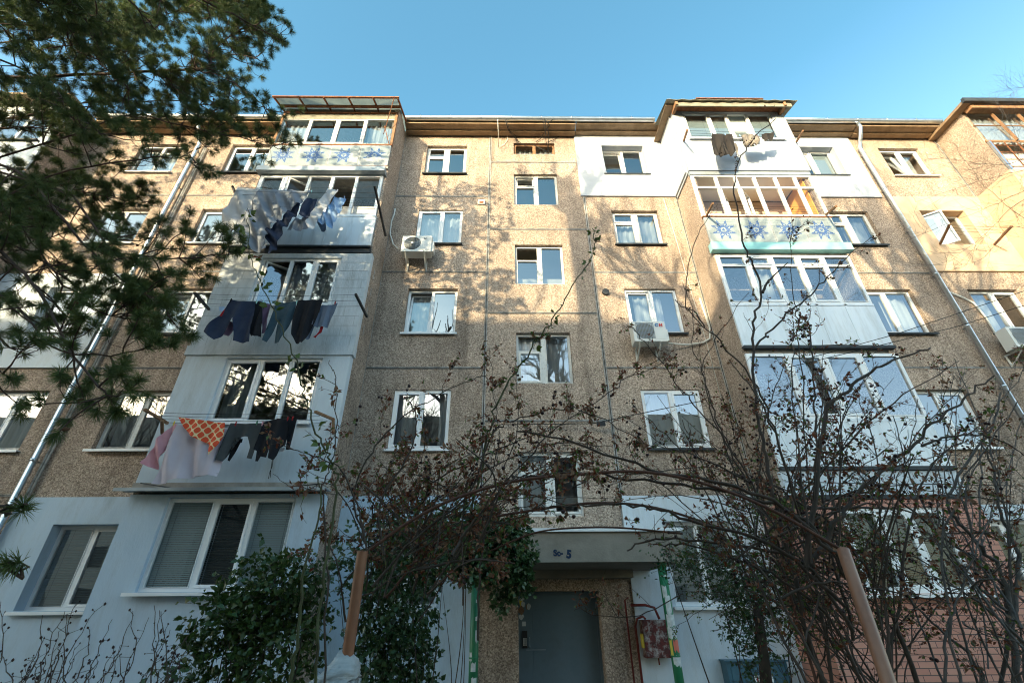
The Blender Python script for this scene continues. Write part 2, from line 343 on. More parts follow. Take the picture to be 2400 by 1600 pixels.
for (a, b) in ((-5.9, -3.9), (5.6, 7.6), (14.4, 16.4), (-15.6, -13.6)):
    for k in range(5): lodge.append((a, b, FL(k)+.1, FL(k)+2.2))
w = MB(); w.cells(-19, 19, 0, 14.9, [(a-.004, b+.004, c-.004, d+.004) for (a, b, c, d) in ops.values()]+[DOOR]+lodge, YF, YF+.28)
w.build('wall', M['peb'], Bd)
r = MB()
for k in range(6): r.box(-19, 19, YF+.285, 12.4, FL(k)-.2, FL(k), 1 if k else 0)
for x in (-19, -12.9, -9.8, -6.6, -3.2, -.49, 2.29, 5.02, 8.3, 11.25, 14, 19): r.box(x-.06, x+.06, YF+.285, 12.39, .0, 14.75)
r.box(-19, 19, 12.4, 12.5, 0, 14.9)
r.build('interior', [M['room'], M['ceil']], Bd)
rf = MB(); rf.box(-19, 19, 9.38, 22, 14.92, 15.0); rf.box(-19, 19, 21.8, 22, 0, 14.9); rf.box(-19.2, -19, 9.38, 22, 0, 15); rf.box(19, 19.2, 9.38, 22, 0, 15)
rf.build('roof', M['conc'], Bd)

# plaster patches, a few centimetres proud of the panels
def patch(x0, x1, z0, z1, keys, m, t=.045, name='plaster_patch'):
    p = MB(); p.cells(x0, x1, z0, z1, [ops[k] for k in keys], YF-t, YF+.19, back=False); return p.build(name, m, Bd)
patch(2.20, 5.02, 11.98, 14.755, [('C', 4)], M['white']); patch(8.28, 11.12, 11.98, 14.755, [('D', 4)], M['white'])
patch(-9.5, -6.59, 0, 3.52, [('A', 0)], M['blue']); patch(-3.21, -.50, 0, 3.52, [('B', 0)], M['blue'])
patch(2.28, 5.02, 0, 3.50, [('C', 0)], M['smooth']); patch(8.40, 11.12, 0, 3.30, [('D', 0)], M['smooth'])
patch(-12.9, -9.75, 6.36, 9.05, [('Z', 2)], M['smooth']); patch(11.36, 14.0, 9.2, 12.0, [('E', 3)], M['peach'], .05)

# joints between the panels
J = MB()
def hj(x0, x1, z, w=.05):
    J.box(x0, x1, YF-.012, YF-.001, z-w/2, z+w/2); J.box(x0, x1, YF-.014, YF-.0125, z-.009, z+.005, 1)
def vj(x, z0, z1, w=.07):
    J.box(x-w/2, x+w/2, YF-.02, YF-.0145, z0, z1); J.box(x-.008, x+.008, YF-.022, YF-.0205, z0, z1, 1)
for k in (1, 2, 3, 4):
    z = FL(k)
    if k > 1: hj(-3.2, -.53, z); hj(-9.5, -6.6, z)
    if k in (2, 3): hj(2.33, 5.0, z)
    if k in (2, 3, 4): hj(8.3, 11.2, z) if k < 4 else None
    hj(11.4, 14, z) if k in (1, 2) else None
    hj(-12.9, -9.7, z) if k in (1, 4) else None
for z in (5.08, 7.88, 10.68, 13.48): hj(-.45, 2.25, z)
vj(-.49, 3.5, 14.75); vj(2.29, 2.7, 11.97); vj(-3.235, 0.2, 14.75, .06); vj(5.0, 3.5, 11.97, .06); vj(13.97, .3, 14.7, .08)
J.build('joint', [M['joint'], M['groove']], Bd)

# cornice, gutter, downpipes
cn = MB()
for (a, b, dz) in ((-19, -12.95, 0), (-12.8, -6.62, 0), (-3.18, 2.21, 0), (2.24, 4.95, .03), (8.32, 11.2, .03), (11.22, 13.95, 0), (17.5, 19, 0)):
    cn = MB(); cn.box(a, b, 8.94, YF+.2, 14.76+dz, 14.90); cn.box(a, b, 9.17, YF-.05, 14.70+dz, 14.755+dz); cn.build('cornice', M['cornice'], Bd)
def gutter(x0, x1):
    q = MB(); n = 8
    pr = [(-.075*math.cos(math.pi*i/n), -.075*math.sin(math.pi*i/n)) for i in range(n+1)]
    for i in range(n):
        (a, b), (c, d) = pr[i], pr[i+1]
        q.quad((x0, 8.86+a, 14.90+b), (x1, 8.86+a, 14.90+b), (x1, 8.86+c, 14.90+d), (x0, 8.86+c, 14.90+d))
    q.tube([(x0, 8.785, 14.905), (x1, 8.785, 14.905)], .012, 6)
    x = x0+.5
    while x < x1: q.box(x-.012, x+.012, 8.775, 8.95, 14.89, 14.93); q.box(x-.012, x+.012, 8.775, 8.785, 14.84, 14.95); x += .95
    q.build('gutter', M['zinc'], Bd, True)
for a, b in ((-12.8, -6.65), (-3.18, 4.7), (8.75, 13.9)): gutter(a, b)
def downpipe(x, y=9.24, r=.055):
    d = MB(); d.tube([(x-.02, 8.88, 14.83), (x-.02, 8.88, 14.62), (x, 9.1, 14.3), (x, y, 14.1), (x, y, .3), (x, y-.2, .12)], r, 12)
    z = 1.0
    while z < 14: d.tube([(x, y, z), (x, y, z+.05)], r+.008, 12); d.box(x-.012, x+.012, y, YF, z, z+.03); z += 1.6
    o = d.build('downpipe', M['zinc'], Bd, True)
downpipe(-9.52); downpipe(11.22)
cd = MB()
for dx in (.14, .20): cd.tube([(-9.52+dx, YF-.05, 14), (-9.5+dx, YF-.05, 8), (-9.53+dx, YF-.05, 3.5)], .022, 6)
cd.build('conduit', M['joint'], Bd)

# windows -----------------------------------------------------------
def rect_frame(mb, x0, x1, z0, z1, y0, y1, w, m=0, Mx=None):
    mb.box(x0, x1, y0, y1, z0, z0+w, m, Mx); mb.box(x0, x1, y0, y1, z1-w, z1, m, Mx)
    mb.box(x0, x0+w, y0, y1, z0+w, z1-w, m, Mx); mb.box(x1-w, x1, y0, y1, z0+w, z1-w, m, Mx)
def curtain(x0, x1, z0, z1, y, parent, amp=.025, m='curt', freq=38, slope=0):
    n = max(8, int((x1-x0)*50)); V = []; F = []
    for i in range(n+1):
        t = i/n; x = x0+(x1-x0)*t; yy = y+amp*math.sin(freq*x)+amp*.5*math.sin(freq*2.3*x+1)
        V += [(x+slope, yy*1+.02, z0), (x, yy, z1)]
        if i: F.append((2*i-2, 2*i, 2*i+1, 2*i-1))
    b = MB(); b.add(V, F); return b.build('curtain', M[m], parent, True)
def blinds(x0, x1, z0, z1, y, parent, m='blind', step=.028):
    b = MB(); z = z0
    while z < z1: b.box(x0, x1, y, y+.018, z, z+step*.74, 0); z += step
    for t in (.15, .85): b.box(x0+(x1-x0)*t-.004, x0+(x1-x0)*t+.004, y-.012, y-.008, z0, z1, 1)
    return b.build('blind', [M[m], M['flash']], parent)
def window(x0, x1, z0, z1, yw, rec=.10, cols=((0, .5), (.5, 1)), fw=.055, mw=.06, m='pvc', gl='glass', sill=True, curt=None, splits=None,
           sash=(), opened=(), blind=None, parent=None, sillmat='dark', sillw=.05, missing=(), name='window', sillout=.07, thick=None):
    """cols = fractions; splits = {col: [z fractions]}; opened = {(col,row): (kind, angle)}"""
    parent = parent or Bd; splits = splits or {}; opened = dict(opened)
    y0 = yw+rec; y1 = y0+(thick or .06); fr = MB(); pn = MB()
    rect_frame(fr, x0, x1, z0, z1, y0, y1, fw)
    ix0, ix1, iz0, iz1 = x0+fw, x1-fw, z0+fw, z1-fw
    edges = [ix0+(ix1-ix0)*c[0] for c in cols]+[ix1]
    for e in edges[1:-1]: fr.box(e-mw/2, e+mw/2, y0, y1, iz0, iz1)
    for i in range(len(cols)):
        a = edges[i]+(mw/2 if i else 0); b = edges[i+1]-(mw/2 if i < len(cols)-1 else 0)
        zs = [iz0]+[iz0+(iz1-iz0)*t for t in splits.get(i, [])]+[iz1]
        for j in range(len(zs)-1):
            c = zs[j]+(.02 if j else 0); d = zs[j+1]-(.02 if j < len(zs)-2 else 0)
            if j: fr.box(a, b, y0, y1, zs[j]-.02, zs[j]+.02)
            if (i, j) in missing: continue
            kind, ang = opened.get((i, j), (None, 0))
            sw = .045 if ((i in sash) or kind) else .012
            Mx = None
            if kind == 'in':       # turned inwards on its left or right hinge
                hx = a if ang > 0 else b
                Mx = Matrix.Translation((hx, y1, 0)) @ Matrix.Rotation(R(ang), 4, 'Z') @ Matrix.Translation((-hx, -y1, 0))
            elif kind == 'tilt':   # top leaning inwards
                Mx = Matrix.Translation((0, y1, c)) @ Matrix.Rotation(R(-ang), 4, 'X') @ Matrix.Translation((0, -y1, -c))
            elif kind == 'out':
                hx = a if ang < 0 else b
                Mx = Matrix.Translation((hx, y0, 0)) @ Matrix.Rotation(R(ang), 4, 'Z') @ Matrix.Translation((-hx, -y0, 0))
            rect_frame(fr, a+.002, b-.002, c+.002, d-.002, y0-.012, y1-.01, sw, 0, Mx)
            pn.quad((a+sw, y0+.02, c+sw), (b-sw, y0+.02, c+sw), (b-sw, y0+.02, d-sw), (a+sw, y0+.02, d-sw), 0, Mx)
    f = fr.build(name, M[m], parent)
    pn.build('pane', M[gl], f)
    if sill:
        s = MB(); s.box(x0-sillw, x1+sillw, yw-sillout, y0, z0-.035, z0-.012); s.box(x0-sillw, x1+sillw, yw-sillout-.003, yw-sillout+.006, z0-.06, z0-.012)
        s.build('sill', M[sillmat], f)
    if curt:
        for (a, b, mm) in curt: curtain(x0+(x1-x0)*a, x0+(x1-x0)*b, z0+.03, z1-.03, y1+.13, f, m=mm)
    if blind: 
        for (a, b, mm) in blind: blinds(x0+(x1-x0)*a, x0+(x1-x0)*b, z0+.05, z1-.05, y1+.02, f, mm)
    return f
def colw(c, k, **kw):
    a = dict(ops=0); x0, x1, z0, z1 = ops[c, k]; kw.setdefault('rec', .10); return window(x0, x1, z0, z1, YF, **kw)
old = dict(m='wood', fw=.045, mw=.09, sash=(0, 1))
colw('B', 4, splits={0: [.66]}, **old); colw('B', 3, sash=(0,), curt=[(.05, .95, 'curt')], rec=.04, cols=((0,.5),(.56,1)))
colw('B', 2, opened={(0, 0): ('tilt', 7)}, curt=[(.05, .45, 'curt')], sillmat='pvc'); colw('B', 1, sash=(0,), curt=[(.06, .46, 'curt'), (.8, .97, 'curt')], rec=.03, sillmat='pvc')
colw('B', 0, sash=(0,), sillmat='pvc', blind=[(.05, .95, 'blind')])
colw('C', 4, opened={(0, 0): ('tilt', 5)}, rec=.16); colw('C', 3, splits={0: [.70]}, curt=[(.03, .97, 'curt')], **old)
colw('C', 2, opened={(0, 0): ('tilt', 3)}, curt=[(.18, .75, 'curt')], rec=.05); colw('C', 1, curt=[(0.02, .98, 'curt')], sash=(1,), rec=.03)
colw('C', 0, splits={1: [.42]}, blind=[(.03, .97, 'blind')], sillmat='pvc', rec=.09, sillout=.12)
colw('D', 4, opened={(0, 0): ('tilt', 4)}, rec=.16, blind=[(.5, .95, 'blind')]); colw('D', 3, splits={0: [.7]}, curt=[(.5, .95, 'curt')], **old)
colw('D', 2, sash=(0,), curt=[(.5, .97, 'curt')]); colw('D', 1, sash=(1,), sillmat='pvc'); colw('D', 0, sash=(0,), gl='glassb', blind=[(.03, .97, 'blindm')])
colw('E', 4, opened={(0, 0): ('tilt', 9)}, sash=(1,), curt=[(.5, .9, 'curt')], sillmat='pvc'); colw('E', 3, opened={(0, 0): ('out', -35)}, rec=.18, sill=False)
colw('E', 2, sash=(1,), curt=[(.2, .5, 'curt')]); colw('E', 1, sash=(1,))
colw('A', 4, sash=(0,), curt=[(.5, .95, 'curt')]); colw('A', 3, sash=(0,), sillmat='pvc', curt=[(.05, .5, 'curt')])
colw('A', 2, curt=[(.05, .4, 'curt')], opened={(0, 0): ('tilt', 6)}, sillmat='pvc', sillout=.12); colw('A', 1, sillmat='pvc', curt=[(.03, .3, 'curt'), (.75, .97, 'curt')], m='wood', mw=.10, fw=.07, sillout=.12)
colw('A', 0, sash=(1,), rec=.16, sillmat='pvc', blind=[(.03, .97, 'blind')], sillout=.13)
colw('Z', 4, curt=[(.1, .9, 'curt')], sillmat='pvc', m='wood'); colw('Z', 3, sillmat='pvc'); colw('Z', 2, curt=[(.03, .97, 'curt')]); colw('Z', 1, sillmat='pvc', mw=.09, curt=[(.03, .97, 'curt')])
so_ = dict(m='wood', fw=.05, mw=.11, sill=False, rec=.08, cols=((0, .5), (.5, 1)))
colw('S', 4, curt=[(.03, .97, 'curt')], **{**so_, 'm': 'brown', 'fw': .05, 'mw': .07}); colw('S', 3, splits={0: [.62]}, opened={(0, 1): ('tilt', 12)}, **so_)
colw('S', 2, splits={0: [.64]}, missing=((0, 1),), **so_); colw('S', 1, curt=[(.03, .48, 'curt'), (.52, .97, 'curt')], splits={0: [.66]}, missing=((0, 1),), sash=(0,), **so_)
colw('S', 0, curt=[(.03, .48, 'curt')], splits={0: [.70]}, missing=((0, 1),), sash=(0, 1), **so_)

# balcony stacks ------------------------------------------------------
YB = 8.35
sw_ = MB()
for (a, b) in ((-3.345, -3.215), (-6.60, -6.47), (5.03, 5.16), (8.16, 8.29), (14.0, 14.13), (17.3, 17.43), (-13.03, -12.9), (-16.3, -16.17)):
    sw_ = MB(); sw_.box(a, b, YB+.045, YF-.001, 0, 14.72); sw_.build('side_wall', M['peb'], Bd)
sl_ = MB()
for (a, b) in ((-6.47, -3.345), (5.16, 8.16), (14.13, 17.3), (-16.17, -13.03)):
    for k in range(1, 6): sl_ = MB(); sl_.box(a+.001, b-.001, YB+.06, YF-.002, FL(k)-.16, FL(k)); sl_.build('balcony_slab', M['conc'], Bd)

def star(i, j, n=27):
    """eight pointed star of blue tiles with white veins"""
    x = i-(n-1)/2; y = j-(n-1)/2; r = math.hypot(x, y)
    a = (math.degrees(math.atan2(y, x))+22.5) % 45; a = min(a, 45-a)      # 0 on a valley, 22.5 on a point
    a = 22.5-abs(((math.degrees(math.atan2(y, x))-22.5+22.5) % 45)-22.5)   # 22.5 on a point axis
    t = a/22.5; ro, ri = 11.6, 5.6
    lim = ro*ri*math.sin(R(22.5))/(ri*math.sin(R(a))+ro*math.sin(R(22.5-a)))
    if r > lim: return False
    off = r*math.sin(R(22.5-a))
    if r < 1.3: return True
    if r < 2.3: return False
    if 5.0 < r < 7.2 and off < .55: return False
    return True
def mosaic(x0, x1, z0, z1, y, parent, npan=4, broken=()):
    """concrete parapet slabs faced with small mosaic tiles: every tile is a face"""
    w = (x1-x0)/npan; n = 27; th = .012
    for p in range(npan):
        a = x0+p*w+.035; b = x0+(p+1)*w-.035; mb = MB(); mb.box(x0+p*w+.004, x0+(p+1)*w-.004, y, y+.05, z0, z1, 2)
        sx = (b-a)/n; sz = (z1-z0-.06)/n; rnd = random.Random(p+int(x0*10)); cutl = 0
        for j in range(n):
            cutl += rnd.choice((-1, 0, 0, 1))
            for i in range(n):
                if (p in broken) and (j < 13+cutl-abs(i-14)*.35 if p == 3 else (i > 18+cutl*.5 and j < 20)): continue
                if rnd.random() < .006: continue
                blue = star(i, j)
                X = a+i*sx; Z = z0+.03+j*sz
                mb.quad((X+.003, y-.005, Z+.003), (X+sx-.003, y-.005, Z+.003), (X+sx-.003, y-.005, Z+sz-.003), (X+.003, y-.005, Z+sz-.003), 1 if blue else 0)
        mb.build('mosaic_panel', [M['tile'], M['tileb'], M['grout']], parent)
def glaze(name, x0, x1, z0, z1, y, n, parent, m='pvc', gl='glassd', transom=None, fw=.06, mw=.07, sash=(), opened=(), curts=(), cols=None, missing=()):
    cols = cols or tuple((i/n, (i+1)/n) for i in range(n))
    sp = {i: [transom] for i in range(n)} if transom else None
    return window(x0, x1, z0, z1, y, rec=0, cols=cols, splits=sp, fw=fw, mw=mw, m=m, gl=gl, sill=False, sash=sash, opened=opened, parent=parent, name=name, curt=curts, missing=missing)

# left stack, fifth floor: mosaic parapet, old glazing, lean-to roof
x0, x1 = -6.6, -3.21
b = MB(); b.box(x0, x1, YB-.01, YB+.06, 11.90, 11.98); b.box(x0, x1, YB-.02, YB+.05, 12.86, 12.90, 1); b.box(x0, x1, YB-.015, YB+.04, 11.985, 12.0, 1)
L5 = b.build('balcony', [M['conc'], M['rust']], Bd)
mosaic(x0+.02, x1-.02, 12.01, 12.85, YB-.01, L5, 4, broken=(2, 3))
glaze('glazing', x0+.03, x1-.03, 12.91, 14.05, YB, 4, L5, m='wood', gl='glass', fw=.03, mw=.04, sash=(1, 2), curts=[(.02, .24, 'curt'), (.76, .98, 'curt')])
b = MB(); b.box(x0+.03, x1-.03, YB, YB+.05, 14.06, 14.30); b.box(x0, x1, YB-.03, YB+.06, 14.31, 14.37, 1)
for x in (x0, x1-.07): b.box(x, x+.07, YB-.02, YB+.06, 12.91, 14.31, 2)
b.build('fascia', [M['asb'], M['rust'], M['brown']], L5)
rr = MB(); zf = lambda y: 14.42+(y-7.92)*.42
for i in range(5):
    a = -6.72+i*.716
    rr.quad((a, 7.9, zf(7.9)), (a+.70, 7.9, zf(7.9)), (a+.70, 9.4, zf(9.4)), (a, 9.4, zf(9.4)), 0)
    rr.bar((a, 7.88, zf(7.88)-.02), (a, 9.4, zf(9.4)-.02), .035, .05, 1)
rr.bar((-3.14, 7.88, zf(7.88)-.02), (-3.14, 9.4, zf(9.4)-.02), .04, .05, 1)
rr.bar((-6.76, 7.89, zf(7.89)-.01), (-3.1, 7.89, zf(7.89)-.01), .05, .04, 1); rr.bar((-6.7, 8.24, zf(8.24)-.05), (-3.12, 8.24, zf(8.24)-.05), .06, .06, 1)
rr.bar((-3.5, 8.3, 13.3), (-3.25, 7.9, 14.38), .02, .02, 1); rr.bar((-3.3, 8.3, 12.9), (-3.5, 8.25, 13.6), .018, .018, 1)
rr.build('roof', [M['poly'], M['rust']], L5)
# fourth floor: white pvc
b = MB(); b.box(x0+.02, x1-.05, YB-.02, YB+.03, 9.12, 10.08)
for x in (-5.62, -5.0, -4.42, -3.85): b.box(x-.008, x+.008, YB-.028, YB-.021, 9.13, 10.07)
b.box(x0, x1-.03, YB-.07, YB+.04, 9.05, 9.10, 1); b.box(x0, x1-.03, YB-.02, YB+.05, 8.92, 9.05, 1); b.box(x0+.02, x1-.05, YB-.03, YB+.03, 10.085, 10.12, 0)
L4 = b.build('balcony', [M['pvcp'], M['dark']], Bd)
glaze('glazing', x0+.06, x1-.08, 10.13, 11.62, YB, 5, L4, sash=(0,), opened={(1, 0): ('in', 30)}, missing=((3, 0),), gl='glassc')
b = MB(); b.box(x0+.1, x1-.12, YB+.75, YB+.78, 10.2, 11.25); b.build('laundry_screen', M['curt'], L4)
b = MB(); b.box(x0-.03, x1-.02, YB-.16, YB+.04, 11.64, 11.81); b.build('fascia', M['flash'], L4)
# third floor: painted blocks
b = MB(); op = (-5.74, -3.88, 7.40, 8.76)
b.cells(x0-.01, x1+.03, 6.36, 8.90, [op], YB, YB+.15)
b.box(x0-.04, x1+.04, YB-.03, YB+.15, 6.14, 6.355)
for i, z in enumerate([6.62+.25*i for i in range(9)]):
    if z > 8.8: break
    b.box(x0, -5.75 if 7.4 < z < 8.76 else x1, YB-.003, YB-.0008, z-.004, z+.004, 1)
    if 7.4 < z < 8.76: b.box(-3.87, x1, YB-.003, YB-.0008, z-.004, z+.004, 1)
    for q in range(7):
        xx = x0+.3+q*.5+(i % 2)*.25
        if z-.25 < 7.4 or xx > -3.8 or xx < -5.8:
            if z < 8.7: b.box(xx-.004, xx+.004, YB-.0036, YB-.0031, z-.25, z, 1)
L3 = b.build('balcony', [M['block'], M['grout']], Bd)
window(*op, YB, rec=.05, cols=((0, .36), (.36, .68), (.68, 1)), parent=L3, opened={(0, 0): ('in', 35)}, sash=(2,), gl='glass', curt=[(.36, .97, 'curt')], sill=True, sillmat='pvc', fw=.05, mw=.07, name='balcony_window')
# second floor
b = MB(); op = (-5.76, -3.78, 4.68, 6.08)
b.cells(x0, x1, 3.56, 6.13, [op], YB, YB+.15); b.box(x0-.02, x1+.02, YB-.02, YB+.16, 3.42, 3.555, 1)
L2 = b.build('balcony', [M['smooth'], M['conc']], Bd)
window(*op, YB, rec=.05, cols=((0, .36), (.36, .69), (.69, 1)), parent=L2, sash=(0,), gl='glassd', sill=True, sillmat='pvc', name='balcony_window', curt=[(.03, .3, 'curt')])
b = MB(); b.box(x0-.12, x1+.1, 8.08, YB+.02, 3.40, 3.418); b.box(x0-.12, x1+.1, 8.075, 8.08, 3.36, 3.418); b.build('awning', M['flash'], L2)
# first floor
b = MB(); op = (-5.92, -3.68, 1.85, 3.30)
b.cells(x0, x1, 0, 3.36, [op], YB, YB+.2); b.box(x0, x0+.15, YB+.2, YF, 0, 3.36)
L1 = b.build('balcony', M['blue'], Bd)
window(*op, YB, rec=.06, cols=((0, .36), (.36, .68), (.68, 1)), parent=L1, sash=(1,), gl='glassb', sill=True, sillmat='pvc', sillw=.1, sillout=.14, name='balcony_window',
       blind=[(.02, .37, 'blind'), (.37, .67, 'blindd'), (.67, .98, 'blind')])

# right stack, fifth floor: white plaster with roof
x0, x1 = 5.02, 8.30
b = MB(); op = (5.30, 7.98, 13.17, 14.44)
b.cells(x0-.03, x1+.05, 11.93, 14.55, [op], YB-.05, YB+.1); b.box(x0-.07, x0-.005, YB+.1, YF-.05, 11.93, 14.78); b.box(x1+.005, x1+.06, YB+.1, YF-.05, 11.93, 14.78)
b.box(x0-.03, x1+.05, YB-.05, YF-.06, 11.85, 11.928)
R5 = b.build('balcony', M['white'], Bd)
window(*op, YB-.05, rec=.04, cols=((0, .27), (.27, .5), (.5, .73), (.73, 1)), parent=R5, gl='glass', sash=(1,), opened={(2, 0): ('tilt', 8)}, sill=True, sillmat='pvc',
       blind=[(.02, .26, 'blind'), (.26, .97, 'blind')], name='balcony_window')
rr = MB(); zf = lambda y: 14.47+(y-7.92)*.30
V = []; F = []; n = 60
for i in range(n+1):
    x = 4.72+(8.62-4.72)*i/n; dz = .018*math.sin(i*1.05)
    V += [(x, 7.92, zf(7.92)+dz), (x, 9.6, zf(9.6)+dz), (x, 7.92, zf(7.92)+dz-.012), (x, 9.6, zf(9.6)+dz-.012)]
    if i: k = 4*i; F += [(k-4, k, k+1, k-3), (k-2, k-1, k+3, k+2), (k-4, k-2, k+2, k)]
rr.add(V, F, 0)
rr.box(5.0, 8.45, 8.0, 8.03, 14.28, 14.46, 0); rr.box(5.05, 8.4, 8.0, 8.32, 14.47, 14.49, 1)
rr.box(4.98, 5.06, 7.96, 8.3, 14.30, 14.46, 2); rr.box(8.2, 8.27, 7.96, 8.3, 14.30, 14.46, 2); rr.box(5.6, 7.6, 7.9, 7.98, 14.50, 14.53, 1)
rr.box(4.74, 5.0, 8.1, 9.4, 14.44, 14.46, 3)
rr.build('roof', [M['asb'], M['rust'], M['brown'], M['cornice']], R5)
# fourth floor: glazed, orange inside, mosaic parapet
b = MB(); b.box(x0-.02, x1+.02, YB-.02, YB+.06, 11.72, 11.84); b.box(x0-.02, x1+.02, YB-.03, YB+.05, 10.125, 10.16, 1); b.box(x0-.02, x1+.02, YB-.02, YB+.05, 9.215, 9.25, 1)
R4 = b.build('balcony', [M['flash'], M['rust']], Bd)
mosaic(x0+.0, x1-.0, 9.26, 10.12, YB-.01, R4, 4)
glaze('glazing', x0, x1, 10.17, 11.70, YB, 6, R4, transom=.70, gl='glassc', fw=.05, mw=.05, cols=((0, .19), (.19, .36), (.36, .52), (.52, .7), (.7, .87), (.87, 1)), opened={(1, 0): ('in', 50), (2, 0): ('in', 40)})
b = MB(); b.box(x1-.19, x1-.165, YB+.1, YF-.01, 9.2, 11.7); b.build('inner_wall', M['orange'], R4)
b = MB(); b.box(x0+.15, x1-.2, YF-.06, YF-.012, 9.2, 11.72); b.box(x0+.15, x1-.2, YB+.08, YF-.07, 11.74, 11.76, 1); b.build('inner_lining', [M['lining'], M['pvc']], R4)
b = MB(); b.box(x0-.07, x1+.07, YB-.12, YB+.04, 8.965, 9.19); b.build('fascia', M['turq'], R4)
# third floor
def panels(x0, x1, z0, z1, n, name='balcony', m='pvcp'):
    b = MB(); b.box(x0, x1, YB-.01, YB+.04, z0, z1)
    for i in range(1, n):
        x = x0+(x1-x0)*i/n
        b.box(x-.03, x+.03, YB-.02, YB-.011, z0, z1); 
    b.box(x0, x1, YB-.02, YB-.011, z1-.05, z1); b.box(x0, x1, YB-.05, YB+.05, z0-.07, z0-.002, 1)
    return b.build(name, [M[m], M['dark']], Bd)
R3 = panels(x0+.02, x1-.02, 6.36, 7.44, 5)
glaze('glazing', x0+.02, x1-.02, 7.45, 8.88, YB, 5, R3, transom=.80, sash=(1, 3), gl='glass', mw=.07, curts=[(.21, .39, 'curt')])
R2 = panels(x0+.02, x1-.02, 3.80, 4.72, 4)
glaze('glazing', x0+.02, x1-.02, 4.73, 6.18, YB, 4, R2, sash=(1, 2), gl='glass', mw=.09, curts=[(.27, .49, 'curt')])
b = MB(); b.box(x0, x1, YB-.01, YB+.1, 3.30, 3.72); b.box(x0-.02, x1+.02, YB-.03, YB+.1, 3.22, 3.295, 1); b.build('fascia', [M['smooth'], M['dark']], R2)
b = MB(); op = (5.85, 7.72, 1.75, 3.08); b.cells(x0-.02, x1+.1, 0, 3.21, [op], YB-.02, YB+.12); b.box(x0-.02, x0+.1, YB+.12, YF, 0, 3.2); b.box(x1-.02, x1+.1, YB+.12, YF, 0, 3.2)
R1 = b.build('balcony', M['brick'], Bd)
window(*op, YB-.02, rec=.03, cols=((0, .34), (.34, .67), (.67, 1)), parent=R1, sash=(1,), gl='glassb', fw=.08, mw=.09, sill=True, sillmat='pvc', sillw=.1, sillout=.12, name='balcony_window', blind=[(.03, .97, 'blindm')])

# stack at the far right
x0, x1 = 14.0, 17.4
b = MB(); b.cells(x0, x1, 9.2, 11.98, [(15, 16.8, 10.1, 11.5)], YB-.02, YB+.12); b.box(x0-.05, x0-.005, YB-.02, YF-.05, 9.2, 11.98)
F4 = b.build('balcony', M['peach'], Bd); window(15, 16.8, 10.1, 11.5, YB-.02, rec=.05, parent=F4, name='balcony_window', gl='glass')
b = MB()
for i in range(9): b.box(x0+.1+i*.37, x0+.12+i*.37, YB-.02, YB, 12.05, 13.15)
for z in (12.1, 12.4, 12.7, 13.0): b.box(x0+.05, x1, YB-.025, YB-.005, z, z+.02)
b.box(x0+.02, x0+.08, YB-.03, YB+.03, 11.98, 13.2, 2); b.box(x0, x1, YB, YB+.03, 13.2, 13.28, 1); b.box(x0+.1, x1, YB+.35, YB+.37, 12.0, 13.2, 3)
F5 = b.build('balcony', [M['rust'], M['brown'], M['zinc'], M['wood']], Bd)
b = MB(); b.quad((x0+.05, YB, 13.28), (x1, YB, 13.28), (x1, YB, 14.4), (x0+.05, YB, 14.4)); b.build('pane', M['glass'], F5)
curtain(x0+.1, x1, 13.3, 14.4, YB+.12, F5)
b = MB()
for x in (14.9, 15.7, 16.5): b.bar((x, YB-.03, 13.25), (x-.15, YB-.06, 14.45), .06, .05)
b.box(x0, x1, YB-.01, YB+.02, 13.94, 13.97); b.build('strut', M['brown'], F5)
b = MB(); b.box(x0-.22, x1+.2, 8.0, 9.5, 14.62, 14.72); b.box(x0-.25, x1+.2, 7.98, 8.06, 14.6, 14.76, 1); b.box(x0, x1, 8.1, 8.3, 14.45, 14.6, 2); b.build('roof', [M['cornice'], M['dark'], M['brown']], F5)
for k in (0, 1, 2):
    b = MB(); b.cells(x0, x1, FL(k)-.3, FL(k)+2.5, [(x0+.4, x1-.3, FL(k)+.95, FL(k)+2.3)], YB, YB+.1)
    f = b.build('balcony', M['smooth'], Bd); window(x0+.4, x1-.3, FL(k)+.95, FL(k)+2.3, YB, rec=.04, parent=f, name='balcony_window')
# stack at the far left, seen through the pine
x0, x1 = -16.3, -12.9
for k in range(5):
    b = MB(); b.cells(x0, x1, FL(k)-.1, FL(k)+2.62, [(x0+.25, x1-.25, FL(k)+1.05, FL(k)+2.3)], YB, YB+.1)
    f = b.build('balcony', M['smooth' if k != 3 else 'white'], Bd); window(x0+.25, x1-.25, FL(k)+1.05, FL(k)+2.3, YB, rec=.04, parent=f, name='balcony_window', cols=((0, .25), (.25, .5), (.5, .75), (.75, 1)))
b = MB(); b.box(x0-.2, x1+.2, 8.0, 9.5, 14.62, 14.7); b.build('roof', M['cornice'], Bd)

# entrance ------------------------------------------------------------
b = MB(); b.box(-.78, 2.66, 7.42, YF-.001, 2.17, 2.58)
cpy = b.build('canopy', M['canopy'], Bd)
b = MB(); b.box(-.6, 2.24, 8.95, YF-.002, 2.04, 2.168); b.build('beam', M['canopy'], cpy)
b = MB(); b.box(-.82, 2.70, 7.38, YF-.002, 2.585, 2.635); b.build('flashing', M['pvc'], cpy)
DY = 9.62
b = MB(); b.box(.22, 1.68, DY+.08, DY+.1, 0, 1.9); b.box(.22, .48, DY, DY+.06, 0, 1.80); b.box(.482, 1.64, DY+.02, DY+.079, 0, 1.80); b.box(.22, 1.68, DY-.01, DY+.07, 1.802, 1.85)
b.box(.484, .50, DY+.012, DY+.019, 0, 1.8); b.box(1.641, 1.68, DY-.005, DY+.07, 0, 1.8)
dr = b.build('door', M['door'], Bd)
b = MB(); b.box(.29, .38, DY-.03, DY-.001, .98, 1.24); b.build('keypad', M['black'], dr)
